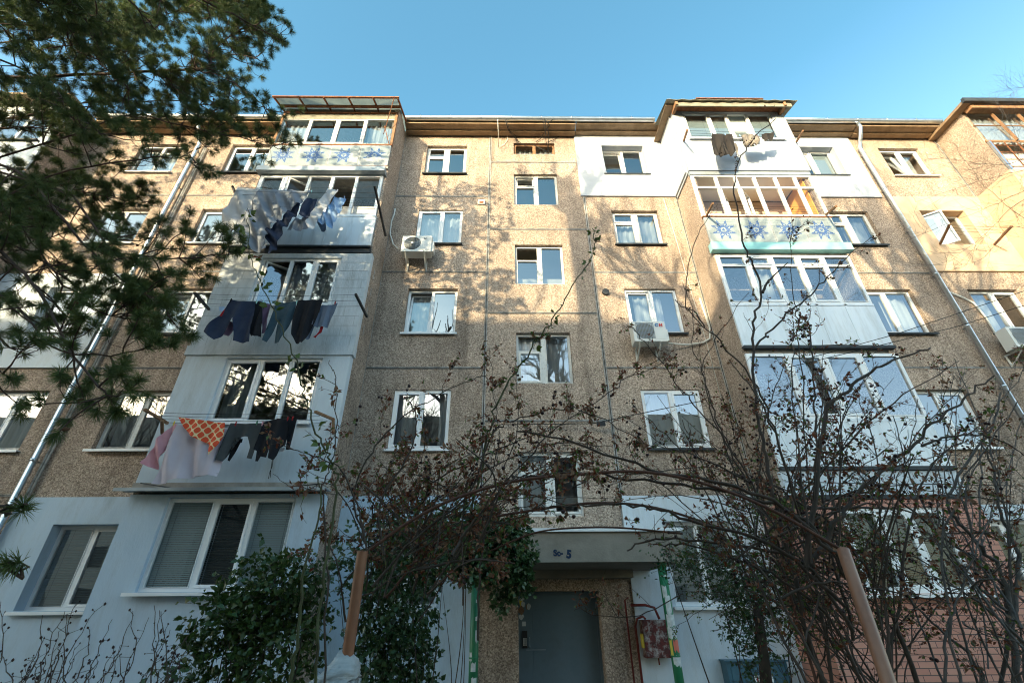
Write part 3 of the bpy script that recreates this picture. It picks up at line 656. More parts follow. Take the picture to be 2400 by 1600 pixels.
b = MB()
for i in range(3):
    for j in range(4): b.box(.305+i*.022, .32+i*.022, DY-.034, DY-.031, 1.02+j*.03, 1.04+j*.03)
b.build('button', M['hose'], dr)
b = MB(); b.tube([(.42, DY-.001, .99), (.42, DY-.05, 1.01), (.42, DY-.05, 1.12), (.42, DY-.001, 1.14)], .008, 8); b.bar((.36, DY-.012, .955), (.70, DY+.005, .955), .012, .01); b.build('handle', M['flash'], dr)
b = MB(); b.box(.29, .36, DY-.006, DY-.001, 1.31, 1.38); b.build('plate', M['paper'], dr)
rp = random.Random(8)
for q in range(9):
    cx, cz = rp.uniform(.26, .45), rp.uniform(1.42, 1.74); n = 9; w_, h_ = rp.uniform(.03, .07), rp.uniform(.03, .08); y = DY-.002-.001*q
    b = MB(); b.add([(min(.475, cx+w_*math.cos(6.283*i/n)*rp.uniform(.6, 1.2)), y, cz+h_*math.sin(6.283*i/n)*rp.uniform(.6, 1.2)) for i in range(n)], [tuple(range(n))])
    b.build('paper_scrap', M[rp.choice(['paper', 'paper', 'ltan', 'papery'])], dr)
def text(s, loc, size, m, parent, name='lettering', ext=.002, ry=0, bold=0):
    cu = bpy.data.curves.new(name, 'FONT'); cu.body = s; cu.size = size; cu.extrude = ext; cu.align_x = 'CENTER'; cu.align_y = 'CENTER'; cu.offset = bold
    o = bpy.data.objects.new(name, cu); C.collection.objects.link(o); dg = bpy.context.evaluated_depsgraph_get()
    me = bpy.data.meshes.new_from_object(o.evaluated_get(dg)); bpy.data.objects.remove(o)
    me.transform(Matrix.Translation(loc) @ Matrix.Rotation(ry, 4, 'Y') @ Matrix.Rotation(R(90), 4, 'X'))
    me.materials.clear()
    return link(name, me, m, parent)
p = at(1324, 1297, 7.415)
text('Sc-', (p.x-.10, 7.416, p.z+.01), .115, M['ink'], cpy, bold=.006); text('5', (p.x+.06, 7.416, p.z-.01), .15, M['ink'], cpy, bold=.008, ry=R(8))

def post(x, y, zt, label, strips):
    e = empty('canopy_post', (x, y, 0), label, 'post', 'green posts under the entrance canopy')
    b = MB(); b.tube([(x, y, 0), (x, y, zt)], .062, 20); b.tube([(x, y, 1.0), (x, y, 1.02)], .066, 20); b.tube([(x, y, zt-.03), (x, y, zt)], .08, 20); b.build('shaft', M['green'], e, True)
    rd = random.Random(int(x*10)+5)
    for (z0, z1, a0, a1, mm) in strips:
        q = MB(); n = 7; V = []; F = []
        for i in range(n+1):
            a = R(a0+(a1-a0)*i/n)
            j = rd.uniform(-.03, .03)*(z1-z0 > .1)
            V += [(x+.0645*math.cos(a), y+.0645*math.sin(a), z0+j), (x+.0645*math.cos(a), y+.0645*math.sin(a), z1+rd.uniform(-.02, .01))]
            if i: F.append((2*i-2, 2*i, 2*i+1, 2*i-1))
        q.add(V, F); q.build('paper_scrap', M[mm], e)
post(-.44, 7.55, 2.165, 'green round post with torn white notices beside the ivy, left of the door',
     [(1.93, 2.03, -85, -30, 'paper'), (1.66, 1.71, -80, -40, 'paper'), (1.44, 1.50, -80, -30, 'paper'), (1.2, 1.33, -75, -40, 'paper'), (.98, 1.08, -150, -110, 'paper'), (.86, .96, -120, -60, 'paper'), (.72, .8, -110, -40, 'paper')])
post(2.33, 7.55, 2.165, 'green round post pasted with torn coloured leaflets beside the red gas box',
     [(1.98, 2.0, -150, -30, 'paper'), (1.72, 1.86, -150, -90, 'paper'), (1.5, 1.74, -130, -60, 'paper'), (1.36, 1.5, -150, -30, 'paper'), (1.22, 1.35, -160, -40, 'paper'), (1.02, 1.2, -160, -125, 'papery'), (1.06, 1.2, -110, -30, 'paperr'), (.9, 1.02, -140, -35, 'paper')])

# red gas cabinet with its pipes
e = empty('gas_cabinet', (2.56, YF, .8), 'peeling dark red gas cabinet with red pipes on the white wall right of the door', 'gas box')
b = MB(); b.box(2.33, 2.79, 9.10, 9.32, .86, 1.40); b.box(2.35, 2.77, 9.092, 9.10, .88, 1.38); b.build('cabinet', M['redbox'], e)
b = MB(); b.tube([(2.2, 9.25, 1.62), (2.45, 9.22, 1.62), (2.6, 9.2, 1.58), (2.66, 9.2, 1.41)], .022, 8); b.tube([(2.24, 9.25, .1), (2.24, 9.25, 1.3), (2.28, 9.22, 1.42), (2.38, 9.2, 1.45), (2.42, 9.2, 1.41)], .02, 8)
b.tube([(2.12, 9.3, .1), (2.12, 9.3, 1.7), (2.18, 9.27, 1.74)], .016, 8); b.tube([(2.55, 9.2, .86), (2.55, 9.2, .76)], .012, 8)
b.build('pipe', M['redp'], e, True)
b = MB(); b.box(2.30, 2.325, 9.12, 9.25, 1.0, 1.2); b.build('leaflet', M['papery'], e)
# blue electrical box with danger plate
e = empty('electrical_cabinet', (4.1, YF, 0), 'dark blue steel electrical cabinet with a white danger plate at the wall foot', 'electrical box')
b = MB(); b.box(3.62, 4.62, 9.08, 9.32, .0, .80); b.box(3.68, 4.56, 9.07, 9.08, .05, .74); b.build('cabinet', M['ebox'], e)
b = MB(); b.box(3.60, 4.64, 9.05, 9.32, .802, .825); b.build('lid', M['ebox'], e)
b = MB(); b.box(4.03, 4.33, 9.062, 9.068, .36, .62); pl = b.build('danger_plate', M['pvc'], e)
text('ПОД', (4.2, 9.061, .575), .05, M['ink'], e, bold=.002); text('НАПРЯЖЕНИЕМ', (4.205, 9.061, .515), .032, M['ink'], e, bold=.002); text('ОПАСНО', (4.2, 9.061, .455), .045, M['ink'], e, bold=.002)
b = MB(); b.add([(4.07, 9.06, .60), (4.085, 9.06, .60), (4.072, 9.06, .53), (4.10, 9.06, .54), (4.07, 9.06, .42), (4.08, 9.06, .515), (4.055, 9.06, .51)], [(0, 1, 2, 6), (2, 3, 5, 6), (3, 4, 5)]); b.build('warning_bolt', M['acr'], e)

# air conditioners ------------------------------------------------------
def aircon(px, py, y, label, logo, hosepts):
    p = at(px, py, y); e = empty('air_conditioner', (p.x, y, p.z), label, 'air conditioner', 'air conditioner units outside the flats')
    X, Z = p.x, p.z; Wd, H, D = .76, .53, .27
    b = MB(); b.box(X, X+Wd, y, y+D, Z, Z+H); b.box(X+Wd, X+Wd+.06, y+.05, y+D-.03, Z+.05, Z+.35); b.box(X+.5, X+.72, y-.006, y, Z+.06, Z+.36); b.build('casing', M['ac'], e)
    b = MB(); cx, cz = X+.27, Z+.28
    b.disc((cx, y-.003, cz), .215, (0, -1, 0), 28, 1)
    if logo == 'round':
        for k in range(1, 8): b.tube([(cx+.028*k*math.cos(a*.2244), y-.012, cz+.028*k*math.sin(a*.2244)) for a in range(29)], .006, 4, 0, False)
        b.disc((cx, y-.02, cz), .035, (0, -1, 0), 12, 2)
    else:
        for i in range(13): b.box(X+.07+i*.034, X+.078+i*.034, y-.014, y-.006, Z+.07, Z+.49); b.box(X+.07, X+.48, y-.014, y-.006, Z+.07+i*.034, Z+.076+i*.034)
    b.build('fan_grille', [M['flash'], M['acd'] if logo == 'round' else M['canopy'], M['ac']], e)
    for x in (X+.12, X+.6): b = MB(); b.bar((x, y-.05, Z-.02), (x, YF, Z-.02), .04, .03); b.bar((x, y-.02, Z-.03), (x, YF-.01, Z-.3), .03, .03); b.bar((x, YF-.03, Z-.3), (x, YF-.03, Z), .04, .02); b.build('bracket', M['ac'], e)
    if logo == 'round': text('DC', (X+.60, y-.009, Z+.43), .06, M['acd'], e)
    else:
        text('C', (X+.56, y-.009, Z+.42), .11, M['acb'], e, bold=.006); text('H', (X+.66, y-.009, Z+.42), .11, M['acr'], e, bold=.006)
    b = MB(); b.tube([at(a, c, d) for a, c, d in hosepts], .022, 8); b.build('hose', M['hose'], e, True)
Zp = zm(900, 240)
aircon(939, 589, 8.92, 'white air conditioner with a round fan grille beside the fourth floor window', 'round',
       [(*Zp(125, 1280), 9.1), (*Zp(80, 1240), 9.3), (*Zp(52, 1150), 9.33), (*Zp(65, 1040), 9.34), (*Zp(88, 980), 9.34), (*Zp(98, 930), 9.34)])
Zp = zm(1400, 560)
aircon(1488, 799, 8.92, 'white air conditioner with blue and red letters below the third floor window', 'square',
       [(*Zp(610, 912), 9.15), (*Zp(780, 925), 9.3), (*Zp(920, 908), 9.33), (*Zp(985, 870), 9.33), (*Zp(985, 780), 9.33), (*Zp(940, 650), 9.33), (*Zp(895, 520), 9.33)])
Zp = zm(1800, 560)
aircon(2385, 812, 8.92, 'white air conditioner at the right picture edge beyond the downpipe', 'square',
       [(*Zp(2210, 960), 9.1), (*Zp(2120, 880), 9.3), (*Zp(1985, 820), 9.33), (*Zp(1900, 680), 9.33), (*Zp(1800, 560), 9.33), (*Zp(1700, 510), 9.33), (*Zp(1590, 465), 9.33)])

# small things on the wall ----------------------------------------------
b = MB(); Zp = zm(900, 240); p = at(*Zp(822, 898), YF); b.box(p.x, p.x+.2, YF-.05, YF-.001, p.z, p.z+.16); b.box(p.x+.04, p.x+.16, YF-.055, YF-.051, p.z+.02, p.z+.11, 1); b.build('wall_vent', [M['ac'], M['rust']], Bd)
b = MB(); p = at(1900/3.7333+900+10, 600+320/3.7333, YF); b.tube([(p.x, YF-.06, p.z), (p.x, YF-.001, p.z)], .09, 14); b.build('vent_pipe', M['dark'], Bd)
Zp = zm(900, 240)
def cable(name, pts, label, r=.008, m='cable', grp=None):
    b = MB(); b.tube([at(*q) for q in pts], r, 5); o = b.build(name, M[m], None, True); return tag(o, label, 'cable', grp)
def wires(lst, r=.009):
    b = MB()
    for pts in lst: b.tube([at(*Zp(x, y), Y) for x, y, Y in pts], r, 5)
    return b
tag(wires([[(995, 150, 8.75), (1000, 260, 8.9), (1003, 395, 9.33)], [(1003, 390, 9.33), (1050, 370, 9.34), (1080, 330, 9.34), (1078, 290, 9.34)]]).build('antenna_cable', M['hose'], None, True), 'pale aerial cable dropping from the gutter, left of the small attic window', 'cable')
tag(wires([[(1060, 150, 8.75), (1080, 220, 8.85), (1110, 270, 9.2), (1160, 330, 9.3), (1230, 380, 9.3), (1300, 400, 9.32)], [(1072, 145, 8.75), (1100, 250, 9.0), (1150, 290, 9.3), (1175, 345, 9.3)], [(1065, 160, 8.75), (1095, 262, 9.1), (1140, 300, 9.28), (1165, 350, 9.3)]]).build('antenna_cable', M['cable'], None, True), 'tangled dark aerial cables over the left end of the small attic window', 'cable')
tag(wires([[(1390, 150, 8.75), (1410, 240, 8.9), (1420, 350, 9.3), (1440, 430, 9.33)], [(1400, 145, 8.75), (1440, 270, 9.1), (1440, 420, 9.33)], [(1410, 150, 8.75), (1450, 200, 8.85), (1400, 260, 9.2), (1370, 320, 9.33), (1330, 345, 9.33)], [(1480, 150, 8.74), (1440, 180, 8.75), (1400, 150, 8.75)], [(1430, 350, 9.3), (1480, 330, 9.34), (1540, 290, 9.34)], [(1300, 370, 9.33), (1380, 410, 9.33), (1450, 440, 9.33)]], .011).build('antenna_cable', M['cable'], None, True), 'thick bundle of dark aerial cables over the right end of the small attic window', 'cable')
cable('wall_cable', [(1555, 466, 9.3), (1572, 520, 9.33), (1590, 580, 9.33), (1622, 690, 9.33), (1655, 800, 9.33), (1690, 930, 9.33)], 'thin white cable running down the pebbledash beside the balcony wall', .007, 'hose')
cable('wall_cable', [(1150, 995, 9.3), (1300, 993, 9.25), (1390, 992, 9.2), (1470, 975, 9.1), (1650, 938, 9.0)], 'black cable with a small amplifier box strung across the pebbledash', .009)
b = MB(); p = at(1408, 994, 9.2); b.box(p.x-.09, p.x+.09, 9.15, 9.2, p.z-.04, p.z+.04); bx_ = b.build('amplifier', M['black'], bpy.data.objects['wall_cable.001'])
cable('overhead_cable', [(1900, 838, 6.5), (2100, 783, 6.3), (2240, 736, 6.1), (2400, 682, 5.9), (2600, 610, 5.7)], 'upper black overhead cable crossing in front of the right downpipe', .006, grp='overhead cables at the right')
cable('overhead_cable', [(1850, 860, 6.5), (2100, 800, 6.3), (2240, 766, 6.1), (2400, 716, 5.9), (2600, 650, 5.7)], 'lower black overhead cable crossing in front of the right downpipe', .006, grp='overhead cables at the right')
cable('overhead_cable', [(1840, 1128, 7.6), (2000, 1132, 7.5), (2200, 1134, 7.5), (2500, 1140, 7.4)], 'black cable strung in front of the band above the pink brick balcony', .007, grp='overhead cables at the right')
Zp = zm(300, 940)
cable('wall_cable', [(*Zp(110, 715), 8.28), (*Zp(400, 760), 8.28), (*Zp(700, 770), 8.28), (*Zp(1200, 768), 8.28), (*Zp(1450, 745), 8.2), (*Zp(1680, 720), 8.1)], 'slack black cable above the metal awning of the lower left balcony', .010)

# ------------------------------------------------------------------ block across the yard, behind the camera
ob = empty('apartment_block', (-15, -20, 0), 'five storey panel block across the yard', 'apartment building')
b = MB(); oo = [(-58+i*3.2, -56.7+i*3.2, 1.6+2.8*k, 3.0+2.8*k) for i in range(24) for k in range(5)]
b.cells(-60, 20, 0, 16.5, [], -20, -20.1, back=False)
b.box(-60, 20, -32, -20.12, 0, 16.5); b.build('wall', M['opp'], ob)
b = MB()
for (x0, x1, z0, z1) in oo: b.box(x0, x1, -19.99, -19.97, z0, z1)
b.build('window', M['black'], ob)

# ------------------------------------------------------------------ laundry
rl = random.Random(4)
def cloth(name, poly, Y, m, label, cat, group, fa=0., ff=26, amp=.035, tilt=0., parent=None, sh=0.):
    """poly: outline of the garment as hung; folds run along its length"""
    pts = [at(x, y, Y) for x, y in poly]
    bm = bmesh.new(); vs = [bm.verts.new((p.x, 0, p.z)) for p in pts]
    f = bm.faces.new(vs); bmesh.ops.triangulate(bm, faces=[f])
    xs = [p.x for p in pts]; zs = [p.z for p in pts]
    for (lo, hi, no) in ((min(xs), max(xs), (1, 0, 0)), (min(zs), max(zs), (0, 0, 1))):
        t = lo+.02
        while t < hi:
            bmesh.ops.bisect_plane(bm, geom=bm.verts[:]+bm.edges[:]+bm.faces[:], plane_co=(t, 0, t), plane_no=no); t += .028
    bmesh.ops.remove_doubles(bm, verts=bm.verts, dist=.0005)
    zt = max(zs); ca, sa = math.cos(fa), math.sin(fa); ph = rl.uniform(0, 6)
    for v in bm.verts:
        u = v.co.x*ca+v.co.z*sa; dz = zt-v.co.z; g = min(1, .25+dz*1.6)
        v.co.y = Y+amp*g*(math.sin(ff*u+ph+1.3*math.sin(3*dz))+.45*math.sin(ff*2.1*u+1+2*dz))+tilt*dz+sh*math.sin(5*v.co.z)
    bm.normal_update()
    top = bmesh.ops.duplicate(bm, geom=bm.faces[:]); 
    for e in top['geom']:
        if isinstance(e, bmesh.types.BMVert): e.co.y += .006
    me = bpy.data.meshes.new(name); bm.to_mesh(me); bm.free()
    o = link(name, me, M[m], parent, True)
    return tag(o, label, cat, group) if not parent else o
for k, c, c2 in (('c_white', (.62, .64, .68), (.70, .71, .74)), ('c_grey', (.27, .31, .38), (.33, .37, .44)), ('c_navy', (.018, .03, .07), (.03, .045, .09)),
                 ('c_dark', (.008, .009, .014), (.014, .015, .02)), ('c_lblue', (.22, .42, .72), (.45, .6, .8)), ('c_jean', (.03, .065, .095), (.05, .09, .12)),
                 ('c_blueg', (.14, .19, .28), (.19, .24, .33)), ('c_pink', (.70, .36, .44), (.76, .44, .50)), ('c_rose', (.68, .62, .70), (.74, .68, .76)),
                 ('c_char', (.06, .065, .07), (.08, .085, .09)), ('c_brown', (.022, .018, .017), (.035, .03, .027)), ('c_cream', (.34, .30, .26), (.12, .11, .11)),
                 ('c_purple', (.16, .10, .18), (.2, .14, .22)), ('c_red', (.40, .02, .03), None)):
    M[k] = cloth_mat(k, c, c2, .12 if k in ('c_navy', 'c_dark', 'c_jean', 'c_char', 'c_brown') else .3)
def hang(Zf, Y, items, group):
    for (nm, mm, poly, label, cat, kw) in items:
        cloth(nm, [Zf(x, y) for x, y in poly], Y+kw.pop('dy', 0), mm, label, cat, group, **kw)
Z4 = zm(500, 180)
G = 'washing on the fourth floor lines'
hang(Z4, 7.72, [
 ('bed_sheet', 'c_white', [(215, 965), (420, 982), (400, 1060), (335, 1170), (250, 1310), (190, 1338), (120, 1330), (48, 1318), (60, 1250), (90, 1180), (150, 1060)], 'white bed sheet at the left end of the upper washing line', 'bed sheet', dict(fa=.5, ff=14, amp=.04, dy=.08)),
 ('bed_sheet', 'c_grey', [(400, 985), (560, 990), (700, 994), (862, 1000), (800, 1060), (735, 1115), (640, 1180), (560, 1260), (490, 1320), (450, 1400), (465, 1500), (430, 1520), (350, 1520), (255, 1470), (170, 1410), (150, 1370), (210, 1300), (300, 1200), (350, 1090)], 'big grey blue bed sheet blowing from the upper washing line', 'bed sheet', dict(fa=.55, ff=17, amp=.055)),
 ('dark_towel', 'c_navy', [(770, 1088), (745, 1170), (690, 1250), (610, 1330), (570, 1420), (545, 1500), (480, 1562), (500, 1470), (445, 1400), (455, 1345), (540, 1285), (620, 1210), (690, 1140)], 'dark blue towel twisted under the big grey blue sheet', 'towel', dict(fa=.7, ff=20, amp=.04, dy=.05)),
 ('shorts', 'c_navy', [(820, 1062), (912, 1068), (880, 1150), (855, 1222), (790, 1228), (735, 1205), (768, 1110)], 'dark navy shorts between the grey sheet and the white towel', 'shorts', dict(dy=-.03)),
 ('shirt', 'c_grey', [(890, 1075), (950, 1070), (925, 1150), (860, 1290), (790, 1345), (700, 1340), (640, 1330), (720, 1240), (780, 1232), (860, 1220)], 'grey blue vest behind the white towel', 'vest', dict(dy=.12)),
 ('white_towel', 'c_white', [(998, 982), (1092, 990), (1030, 1080), (930, 1220), (868, 1335), (830, 1325), (803, 1268), (870, 1170), (945, 1060)], 'long narrow white towel in front of the light blue shirt', 'towel', dict(fa=.5, ff=22, amp=.02, dy=-.06)),
 ('shirt', 'c_lblue', [(1060, 1055), (1162, 1064), (1120, 1160), (1075, 1240), (1035, 1322), (1005, 1318), (975, 1270), (950, 1290), (903, 1272), (940, 1220), (1000, 1140)], 'light blue striped shirt at the right end of the upper washing', 'shirt', dict(fa=.4, ff=40, amp=.03)),
 ('shirt', 'c_blueg', [(905, 1270), (980, 1275), (985, 1345), (945, 1350), (930, 1290)], 'small grey cloth hanging low under the light blue shirt', 'cloth', dict(dy=.2))], G)
Z3 = zm(400, 560)
G = 'washing on the third floor lines'
hang(Z3, 7.75, [
 ('work_trousers', 'c_navy', [(525, 528), (620, 545), (735, 545), (725, 660), (700, 780), (688, 900), (620, 898), (550, 893), (552, 780), (550, 690), (500, 760), (440, 840), (378, 880), (330, 850), (288, 808), (350, 740), (440, 650), (490, 580)], 'big navy work trousers with a red side patch at the left of the middle line', 'trousers', dict(ff=14)),
 ('top', 'c_dark', [(732, 548), (808, 545), (805, 660), (790, 780), (782, 850), (735, 852), (692, 838), (672, 770), (700, 680)], 'black top beside the navy work trousers', 'top', dict(dy=.05)),
 ('top', 'c_purple', [(812, 570), (870, 565), (850, 680), (835, 820), (790, 825), (795, 700)], 'purple patterned top behind the rose stem', 'top', dict(dy=.12)),
 ('jeans', 'c_jean', [(932, 553), (1010, 556), (1102, 548), (1080, 640), (1030, 760), (975, 850), (952, 908), (900, 900), (925, 800), (960, 700), (940, 700), (895, 800), (840, 902), (808, 892), (850, 790), (890, 680)], 'teal blue jeans in the middle of the middle line', 'jeans', dict(ff=18)),
 ('trousers', 'c_dark', [(1112, 538), (1215, 532), (1332, 530), (1300, 640), (1265, 720), (1200, 830), (1150, 910), (1092, 908), (1060, 840), (1068, 700), (1090, 620)], 'wide black trousers on the middle line', 'trousers', dict(dy=-.04)),
 ('t_shirt', 'c_blueg', [(1322, 573), (1390, 580), (1462, 558), (1430, 640), (1395, 710), (1370, 768), (1305, 770), (1235, 752), (1262, 690), (1300, 630)], 'grey blue t-shirt at the right end of the middle line', 't-shirt', dict(ff=30)),
 ('stocking', 'c_blueg', [(1235, 752), (1260, 755), (1210, 860), (1185, 878), (1180, 865)], 'thin grey stocking below the grey blue t-shirt', 'stocking', dict(dy=.03)),
 ('strap_top', 'c_red', [(1310, 760), (1338, 768), (1320, 820), (1262, 858), (1243, 850), (1300, 810)], 'small red strap top below the grey blue t-shirt', 'top', dict(dy=.05)),
 ('sock', 'c_lblue', [(420, 592), (475, 595), (455, 640), (425, 628)], 'bright blue sock at the left end of the middle line', 'sock', dict(dy=.04)),
 ('sock', 'c_purple', [(520, 720), (556, 735), (548, 790), (500, 848), (466, 845), (470, 812), (505, 790)], 'mauve sock hanging between the legs of the work trousers', 'sock', dict(dy=.1))], G)
wt_ = bpy.data.objects['work_trousers']
cloth('side_patch', [Z3(472, 612), Z3(462, 640), Z3(440, 672), Z3(424, 668), Z3(450, 632)], 7.70, 'c_red', None, None, None, parent=wt_)
Z2 = zm(300, 940)
G = 'washing on the second floor lines'
hang(Z2, 7.8, [
 ('shirt', 'c_pink', [(398, 196), (442, 203), (410, 280), (375, 340), (330, 400), (290, 500), (240, 590), (180, 575), (122, 545), (160, 480), (230, 360), (320, 270)], 'pink shirt at the left end of the lowest washing line', 'shirt', dict(ff=20, fa=.5, amp=.05, dy=.06)),
 ('bed_sheet', 'c_rose', [(430, 205), (560, 225), (880, 230), (860, 330), (820, 470), (792, 570), (770, 655), (700, 648), (620, 650), (520, 670), (350, 688), (330, 718), (262, 716), (203, 720), (250, 600), (300, 480), (385, 345)], 'pale mauve sheet with a folded hem on the lowest line', 'bed sheet', dict(ff=12, fa=.25, amp=.05)),
 ('printed_cloth', 'print', [(443, 140), (560, 152), (700, 172), (850, 190), (842, 300), (790, 380), (708, 472), (720, 420), (750, 330), (700, 370), (640, 345), (560, 310), (490, 235)], 'orange and cream ring patterned cloth on the lowest line', 'patterned cloth', dict(ff=14, dy=-.1)),
 ('leggings', 'c_char', [(900, 192), (1060, 196), (1182, 188), (1150, 290), (1120, 350), (1098, 430), (1072, 500), (1032, 492), (1060, 400), (1050, 310), (990, 312), (935, 318), (890, 400), (822, 522), (770, 520), (835, 400), (870, 290)], 'charcoal leggings with stirrups beside the patterned cloth', 'leggings', dict(ff=18)),
 ('stocking', 'c_dark', [(940, 318), (1005, 330), (1000, 362), (960, 362), (920, 440), (882, 522), (866, 512), (890, 440)], 'black stocking hanging behind the charcoal leggings', 'stocking', dict(dy=.08)),
 ('hooded_top', 'c_dark', [(1188, 182), (1310, 148), (1400, 160), (1392, 300), (1370, 380), (1325, 402), (1300, 470), (1272, 518), (1232, 500), (1238, 410), (1205, 488), (1155, 478), (1150, 400), (1130, 522), (1108, 520), (1120, 430), (1100, 420), (1150, 300)], 'black hooded top with trailing cords on the lowest line', 'hooded top', dict(ff=16)),
 ('track_trousers', 'c_dark', [(1402, 160), (1490, 150), (1468, 250), (1440, 350), (1422, 430), (1378, 418), (1385, 330), (1400, 260)], 'black track trousers with a white side stripe at the right end of the lowest line', 'trousers', dict(dy=.04)),
 ('sock', 'c_white', [(1192, 318), (1252, 345), (1240, 382), (1175, 382)], 'white sock showing below the black hooded top', 'sock', dict(dy=.09)),
 ('sock', 'c_white', [(1330, 402), (1372, 405), (1365, 440), (1322, 438)], 'white sock showing between the hooded top and the track trousers', 'sock', dict(dy=.09))], G)
tt = bpy.data.objects['track_trousers']
cloth('side_stripe', [Z2(1478, 158), Z2(1486, 158), Z2(1455, 300), Z2(1424, 425), Z2(1410, 422), Z2(1445, 290)], 7.79, 'c_white', None, None, None, parent=tt, amp=.02)
ht = bpy.data.objects['hooded_top']
b = MB(); b.tube([at(*Z2(1270, 515), 7.8), at(*Z2(1262, 570), 7.8), at(*Z2(1240, 620), 7.8), at(*Z2(1228, 678), 7.8)], .006, 4); b.tube([at(*Z2(1262, 515), 7.8), at(*Z2(1250, 600), 7.8), at(*Z2(1244, 668), 7.8)], .006, 4); b.build('cord', M['cable'], ht)
Z5 = zm(1300, 200)
G = 'washing below the white top balcony'
hang(Z5, 7.85, [
 ('trousers', 'c_brown', [(1375, 420), (1470, 428), (1552, 430), (1545, 500), (1580, 580), (1555, 612), (1528, 612), (1505, 540), (1480, 470), (1462, 500), (1440, 560), (1455, 615), (1425, 625), (1392, 603), (1405, 520), (1368, 515)], 'dark brown trousers hanging in front of the white top balcony', 'trousers', dict(ff=22)),
 ('vest', 'c_cream', [(1455, 530), (1500, 530), (1500, 600), (1462, 600)], 'cream vest showing between the brown trouser legs', 'vest', dict(dy=.08)),
 ('shirt', 'c_cream', [(1555, 505), (1590, 508), (1612, 545), (1600, 600), (1580, 570), (1560, 540)], 'striped cream strap top right of the brown trousers', 'top', dict(dy=.1)),
 ('t_shirt', 'c_cream', [(1640, 430), (1740, 428), (1800, 440), (1790, 500), (1760, 525), (1730, 505), (1690, 528), (1640, 510), (1635, 470)], 'bunched cream and grey t-shirt right of the thin branch', 't-shirt', dict(ff=40, amp=.06)),
 ('t_shirt', 'c_white', [(1770, 470), (1832, 465), (1830, 520), (1790, 530), (1762, 505)], 'bunched white t-shirt beside the small black top', 't-shirt', dict(ff=40, amp=.05, dy=.05)),
 ('top', 'c_brown', [(1812, 425), (1915, 412), (1918, 440), (1905, 482), (1850, 480), (1815, 455)], 'small black top at the right end of the top line', 'top', dict(ff=30))], G)

def line_set(label, arms, lines, m, grp='washing line frames on the balconies'):
    e = empty('washing_line', tuple(at(*arms[0][0])), label, 'washing line', grp)
    for a in arms:
        b = MB(); b.bar(at(*a[0]), at(*a[1]), .045, .045); b.build('arm', M[m], e)
    for l_ in lines:
        b = MB(); A, B_ = at(*l_[0]), at(*l_[1]); mid = (A+B_)/2-Vector((0, 0, .04)); b.tube([A, (A+mid)/2-Vector((0, 0, .01)), mid, (mid+B_)/2-Vector((0, 0, .01)), B_], .004, 4); b.build('line', M['cable'], e)
line_set('washing line frame with a black right arm outside the fourth floor balcony', [((*Z4(1412, 960), 7.5), (*Z4(1508, 1395), 8.33)), ((*Z4(168, 960), 7.5), (*Z4(200, 1040), 8.33))],
         [((*Z4(170+i*8, 968+i*30), 7.55+.12*i), (*Z4(1412+i*9, 965+i*48), 7.55+.12*i)) for i in range(5)], 'black')
line_set('washing line frame with two black arms outside the third floor balcony', [((*Z3(1618, 482), 7.55), (*Z3(1718, 682), 8.33)), ((*Z3(208, 470), 7.55), (*Z3(335, 615), 8.33))],
         [((*Z3(215+i*35, 480+i*42), 7.6+.2*i), (*Z3(1620+i*18, 488+i*50), 7.6+.2*i)) for i in range(3)], 'black')
line_set('washing line frame with brown wooden arms outside the second floor balcony', [((*Z2(1640, 92), 7.6), (*Z2(1800, 160), 8.33)), ((*Z2(145, 72), 7.6), (*Z2(345, 192), 8.33)), ((*Z2(1795, 160), 8.3), (*Z2(1798, 285), 8.33)), ((*Z2(298, 170), 8.0), (*Z2(300, 280), 8.33))],
         [((*Z2(180+i*50, 95+i*30), 7.65+.15*i), (*Z2(1650+i*28, 100+i*30), 7.65+.15*i)) for i in range(4)], 'brown')
line_set('washing line frame with short wooden arms outside the white top balcony', [((*Z5(1160, 392), 7.7), (*Z5(1130, 485), 8.28)), ((*Z5(2172, 398), 7.7), (*Z5(2115, 495), 8.28))],
         [((*Z5(1158-i*7, 398+i*20), 7.72+.12*i), (*Z5(2170-i*12, 402+i*22), 7.72+.12*i)) for i in range(4)], 'brown')
line_set('washing line frame with wooden arms outside the mosaic balcony on the right', [((*Z5(1385, 1030), 7.75), (*Z5(1330, 1138), 8.33)), ((2240/3.7333*0+1800+597/3.7333, 200+1058/3.7333, 7.7), (1800+510/3.7333, 200+1130/3.7333, 8.33))],
         [((*Z5(1380-i*12, 1040+i*25), 7.78+.13*i), (1800+(590-i*15)/3.7333, 200+(1065+i*18)/3.7333, 7.78+.13*i)) for i in range(4)], 'brown')
line_set('washing line frame with pale arms on the peach wall at the right', [((1800+1590/3.7333, 200+1215/3.7333, 8.6), (1800+1505/3.7333, 200+1390/3.7333, 9.32)), ((1800+2135/3.7333, 200+1230/3.7333, 8.6), (1800+1980/3.7333, 200+1395/3.7333, 9.32))],
         [((1800+1588/3.7333, 200+(1220+i*25)/3.7333, 8.65+.12*i), (1800+2130/3.7333, 200+(1235+i*25)/3.7333, 8.65+.12*i)) for i in range(3)], 'brown')
rl2 = random.Random(9)
